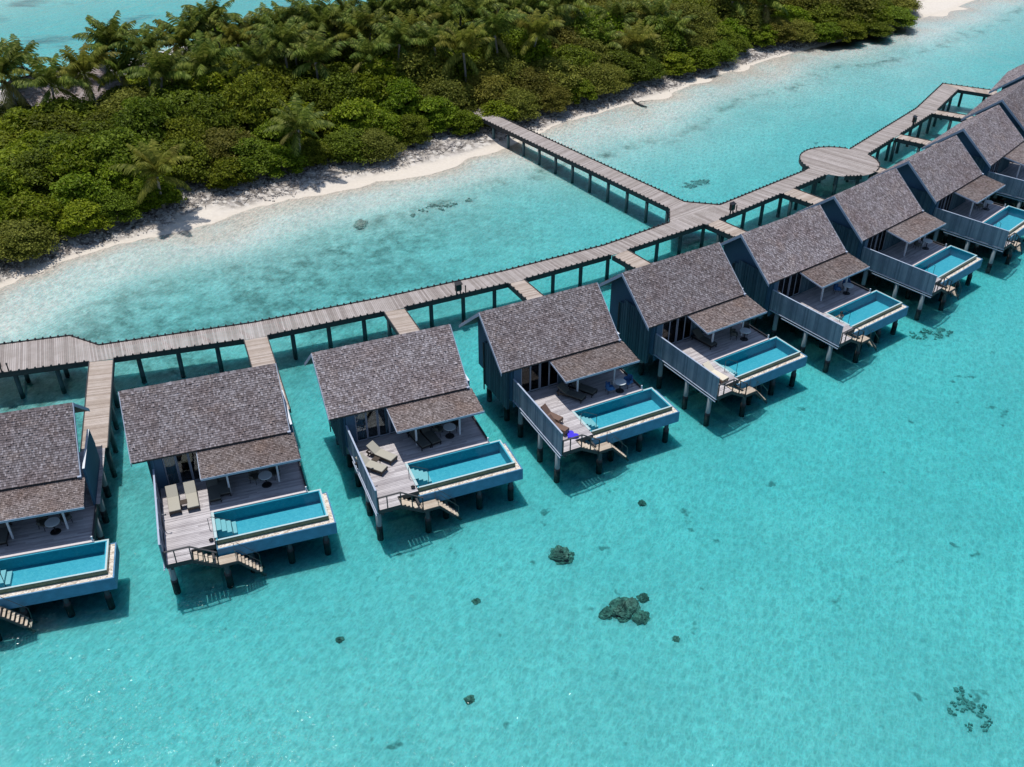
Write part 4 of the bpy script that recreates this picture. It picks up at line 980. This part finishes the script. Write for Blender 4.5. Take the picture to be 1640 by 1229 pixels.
# heart-shaped float
P = []
for k in range(36):
    u = 2 * math.pi * k / 36; P.append((16 * math.sin(u) ** 3 / 38, (13 * math.cos(u) - 5 * math.cos(2 * u) - 2 * math.cos(3 * u) - math.cos(4 * u)) / 38))
mb = MB(); mb.prism(P, .0, .12)
h = mb.build('pool_float', M['vivid_blue'], None, bevel=.045); h.location = at(3, 1.38, 1.06, DZ + .01); h.rotation_euler = (0, 0, R(POSE[3][2] - 70))
tag(h, 'vivid blue heart-shaped float lying on a sunlit deck', 'pool float')

# outdoor shower / tap posts by the fence
for i, (x, y, l) in ((1, (.12, 2.62, 'thin steel shower post beside the side-by-side loungers deck fence')), (2, (.22, 2.25, 'thin steel shower post beside the slanted loungers deck fence'))):
    t = thing('shower_post', at(i, x, y), R(POSE[i][2]), l, 'shower', 'deck shower posts')
    b = MB(); b.tube([(0, 0, 0), (0, 0, 1.15), (.06, 0, 1.22), (.22, 0, 1.22)], .022, 7); b.build('pipe', M['steel'], t)
    b = MB(); b.tube([(.22, 0, 1.22), (.22, 0, 1.16)], [.03, .06], 8); b.build('shower_head', M['steel'], t)
for i, (x, y, l) in ((1, (2.5, .95, 'small dark bowl at the pool corner of the deck with loungers side by side')), (2, (2.45, .98, 'small dark bowl at the pool corner of the deck with slanted loungers'))):
    mb = MB(); mb.tube([(0, 0, 0), (0, 0, .05), (0, 0, .11), (0, 0, .10), (0, 0, .04)], [.06, .11, .13, .115, .08], 14); o = mb.build('foot_bowl', M['black_metal'], None, smooth=True)
    o.location = at(i, x, y, DZ + .005); tag(o, l, 'bowl', 'dark bowls at the pool corners')

# swimmer in the pool
def person():
    t = thing('person', at(5, 3.62, 2.62, 1.14), R(POSE[5][2] + 150), 'person with dark hair sitting chest-deep in a plunge pool', 'person')
    V = [((0, 0, .18), .16), ((0, .01, .40), .15), ((0, .02, .62), .165), ((0, .01, .74), .08), ((0, 0, .82), .062),
         ((.17, .02, .68), .065), ((.28, -.08, .50), .05), ((.22, -.26, .42), .04), ((.20, -.36, .43), .028),
         ((-.17, .02, .68), .065), ((-.28, -.08, .50), .05), ((-.22, -.26, .42), .04), ((-.20, -.36, .43), .028),
         ((.10, -.04, .14), .09), ((.13, -.42, .20), .07), ((.13, -.55, .0), .045), ((-.10, -.04, .14), .09), ((-.13, -.42, .20), .07), ((-.13, -.55, .0), .045),
         ((0, -.015, .92), .098), ((0, -.01, 1.0), .085)]
    E = [(0, 1), (1, 2), (2, 3), (3, 4), (2, 5), (5, 6), (6, 7), (7, 8), (2, 9), (9, 10), (10, 11), (11, 12), (0, 13), (13, 14), (14, 15), (0, 16), (16, 17), (17, 18), (4, 19), (19, 20)]
    me = bpy.data.meshes.new('body'); me.from_pydata([v for v, _ in V], E, []); me.materials.append(M['skin'])
    o = bpy.data.objects.new('body', me); COL.objects.link(o); o.parent = t
    sk = o.modifiers.new('skin', 'SKIN')
    for i, (_, r) in enumerate(V): me.skin_vertices[0].data[i].radius = (r, r); me.skin_vertices[0].data[i].use_root = (i == 0)
    o.modifiers.new('smooth', 'SUBSURF').levels = 2; o.modifiers['smooth'].render_levels = 2
    mb = MB()
    def ball(c, rx, ry, rz, zlo=-1.0):
        n = 12; P = []
        for a in range(7):
            z = zlo + (1 - zlo) * a / 6; q = math.sqrt(max(0, 1 - z * z)) + .001
            P.append([(c[0] + rx * q * math.cos(2 * math.pi * k / n), c[1] + ry * q * math.sin(2 * math.pi * k / n), c[2] + rz * z) for k in range(n)])
        for a in range(6):
            for k in range(n): mb.quad(P[a][k], P[a][(k + 1) % n], P[a + 1][(k + 1) % n], P[a + 1][k])
    ball((0, .025, .965), .112, .118, .125, -.35); ball((0, .075, .93), .098, .07, .13); mb.build('hair', M['hair'], t, smooth=True)
    mb = MB(); mb.tube([(0, .01, .30), (0, .015, .45), (0, .02, .62), (0, .015, .70)], [.185, .18, .20, .12], 16, False); mb.build('shirt', M['swimwear'], t, smooth=True)
person()

# ---------------------------------------------------------------- coral heads, driftwood, brushwood
def rock_mesh(seed, n=22):
    r = np.random.default_rng(seed); mb = MB(); P = []
    k = 26
    for i in range(n + 1):
        ph = math.pi / 2 * i / n; row = []
        for j in range(k):
            th = 2 * math.pi * j / k; d = np.array([math.cos(th) * math.cos(ph), math.sin(th) * math.cos(ph), math.sin(ph)])
            q = 1 + .42 * (vnoise(np.array([d[0] * 3 + seed * 7 + 30]), np.array([d[1] * 3 + d[2] * 2 + 30]), 1.1, 40)[0] - .5) + .34 * (vnoise(np.array([d[0] * 8 + seed * 5 + 40]), np.array([d[1] * 8 + d[2] * 6 + 40]), 1., 41)[0] - .5) + r.uniform(-.07, .07)
            row.append((d[0] * q, d[1] * q, d[2] * q * .9 - .2 + r.uniform(-.05, .05)))
        P.append(row)
    for i in range(n):
        for j in range(k): mb.quad(P[i][j], P[i][(j + 1) % k], P[i + 1][(j + 1) % k], P[i + 1][j])
    return mb.mesh('coral_boulder', M['coral'])
RK = [rock_mesh(i) for i in range(5)]
RKW = RK[2].copy(); RKW.materials[0] = M['weed']
def seabed_z(x, y): return float(height(np.array([float(x)]), np.array([float(y)]))[0][0])
CORAL = [(2.99, 41.45, .72, .78, .55, 'round brown coral head in open water in front of the villas', 1), (6.25, 37.25, 1.02, .82, .62, 'largest coral head in the foreground water, dark with small lobes round it', 1),
         (7.42, 38.15, .36, .34, .3, 'small coral lump at the upper right of the largest coral head', 0), (5.28, 37.0, .42, .5, .3, 'small coral lump at the left side of the largest coral head', 0), (7.15, 36.75, .55, .5, .34, 'dark coral lump at the right side of the largest coral head', 0),
         (-14.28, 84.75, 1.05, .62, .3, 'pale brown boulder in the shallows between the boardwalk and the beach', 1), (-9.15, 35.11, .26, .24, .2, 'small dark coral lump in front of the side-by-side loungers villa', 0), (-2.07, 31.29, .30, .26, .22, 'small dark coral lump at the bottom centre of the picture', 0),
         (8.23, 46.08, .34, .26, .2, 'small dark coral lump in the water below the blue float villa', 0), (-1.93, 37.88, .26, .24, .18, 'small dark coral lump left of the largest coral head', 0), (8.88, 35.23, .24, .22, .18, 'small coral lump below right of the largest coral head', 0)]
r = random.Random(14)
for k, (x, y, a, b, c, l, big) in enumerate(CORAL):
    o = mesh_obj('coral_boulder', RKW if k == 5 else RK[k % 5], None, (x, y, seabed_z(x, y) - .02), (0, 0, r.uniform(0, 6)), (a, b, c)); tag(o, l, 'coral', 'coral heads on the seabed')
def patch_mesh(seed):
    r = random.Random(seed); mb = MB()
    for q in range(13):
        a = r.uniform(0, 6.28); d = r.random() ** .6; x, y, s = math.cos(a) * d, math.sin(a) * d * .8, r.uniform(.2, .46)
        n = 7; P = [(x + s * r.uniform(.6, 1.15) * math.cos(k * 6.28 / n), y + s * r.uniform(.6, 1.15) * math.sin(k * 6.28 / n)) for k in range(n)]; h = r.uniform(.3, 1.4)
        for k in range(n): mb.quad((*P[k], -.1), (*P[(k + 1) % n], -.1), (x + (P[(k + 1) % n][0] - x) * .5, y + (P[(k + 1) % n][1] - y) * .5, h), (x + (P[k][0] - x) * .5, y + (P[k][1] - y) * .5, h))
        mb.quad(*[(x + (p[0] - x) * .5, y + (p[1] - y) * .5, h) for p in P])
    return mb.mesh('coral_patch', M['weed'])
PM = [patch_mesh(i) for i in range(4)]
def clump(name, label, spots, group):
    for q, (x, y, s) in enumerate(spots):
        o = mesh_obj(name, PM[q % 4], None, (x, y, seabed_z(x, y) - .02), (0, 0, r.uniform(0, 6)), (s * 1.15, s * r.uniform(.7, 1.0), .10)); tag(o, label, 'coral', group)
clump('coral_patch', 'low dark coral patch in the loose cluster at the bottom right corner', [(22.88, 31.34, .34), (22.7, 31.1, .36), (23.26, 30.71, .46), (22.95, 30.9, .4), (23.5, 30.85, .34), (23.3, 29.78, .33), (23.5, 29.95, .26), (21.92, 30.7, .3), (22.45, 29.75, .27), (22.97, 31.83, .36), (22.4, 30.9, .34)], 'coral cluster at the bottom right')
clump('coral_patch', 'low dark coral patch in the scatter off the swimmer villa', [(33.39, 66.48, .5), (33.8, 65.54, .4), (32.47, 65.54, .45), (34.56, 66.67, .5), (32.9, 66.2, .4), (34.2, 66.0, .45), (31.9, 65.9, .4), (35.1, 66.3, .35)], 'coral scatter at the right')
clump('coral_patch', 'low weedy coral patch in the water right of the bridge, above the junction', [(18.3, 94.6, .7), (19.1, 95.2, .9), (19.9, 95.6, .7), (18.9, 94.3, .6), (20.4, 95.3, .5)], 'coral patches right of the bridge')
clump('coral_patch', 'small dark coral patch among those in the shallows left of the bridge', [(-7.42, 88.84, .55), (-8.58, 87.83, .45), (-5.9, 89.28, .5), (-9.41, 86.84, .4), (-6.8, 88.2, .4), (-8.0, 88.7, .4), (-6.3, 88.9, .45), (-4.4, 90.2, .5)], 'coral patches left of the bridge')

lg = MB(); lg.tube([(-.1, 1.9, .12), (.0, 1.0, .16), (.35, 0, .14), (.9, -.9, .12), (1.5, -1.4, .1)], [.05, .11, .13, .12, .07], 8); lg.tube([(.4, -.1, .14), (1.0, .2, .3), (1.5, .15, .25)], [.06, .04, .02], 6)
o = lg.build('driftwood_log', M['dark_timber'], None, smooth=True); o.location = (15.0, 118.2, float(height(np.array([15.]), np.array([118.2]))[0][0]) + .02)
tag(o, 'dark bent driftwood log on the sand right of the bridge', 'driftwood')
# dry sticks, fallen fronds and coral rubble under the bushes
mb = MB(); cnt = 0; r = random.Random(21)
cx = np.array([r.uniform(-48, 62) for _ in range(60000)]); cy = np.array([r.uniform(66, 160) for _ in range(60000)]); vv = sdist(cx, cy, VEG); zz, ss = height(cx, cy)
dens = vnoise(cx, cy, 7, 17)
for x, y, v_, z, dn in zip(cx, cy, vv, zz, dens):
    lim = 2.6 + 5 * max(0, dn - .35) + (3.5 if -1 < x < 11 else 0)
    if not (-2 < v_ < lim) or z < .12: continue
    if v_ < .5 or r.random() > (.6 if v_ < 3 else .35): continue
    a = r.uniform(0, 6.28); L = r.uniform(.15, .7) * (1.5 if r.random() < .1 else 1); h = r.uniform(.02, .28)
    mb.bar((x - math.cos(a) * L, y - math.sin(a) * L, z + r.uniform(0, .05)), (x + math.cos(a) * L, y + math.sin(a) * L, z + h), .035, .035); cnt += 1
    if cnt > 9500: break
tag(mb.build('dry_brushwood', M['dry_wood']), 'grey dry sticks and litter strewn along the foot of the bushes', 'brushwood', kind='stuff')
mb = MB(); cnt = 0
for x, y, v_, z, dn in zip(cx[::-1], cy[::-1], vv[::-1], zz[::-1], dens[::-1]):
    lim = 2.6 + 5.0 * max(0, dn - .35) + (3.5 if -1 < x < 11 else 0)
    if not (-1.5 < v_ < lim) or z < .02: continue
    s = r.uniform(.05, .16); P = [(x + s * r.uniform(.6, 1) * math.cos(k * 1.57 + .3), y + s * r.uniform(.6, 1) * math.sin(k * 1.57 + .3)) for k in range(4)]; h = s * r.uniform(.5, 1)
    mb.hexa([(px_, py_, z - .02) for px_, py_ in P] + [(x + (px_ - x) * .6, y + (py_ - y) * .6, z + h) for px_, py_ in P]); cnt += 1
    if cnt > 8000: break
tag(mb.build('coral_rubble', M['rubble']), 'pale broken coral strewn on the upper beach', 'rubble', kind='stuff')
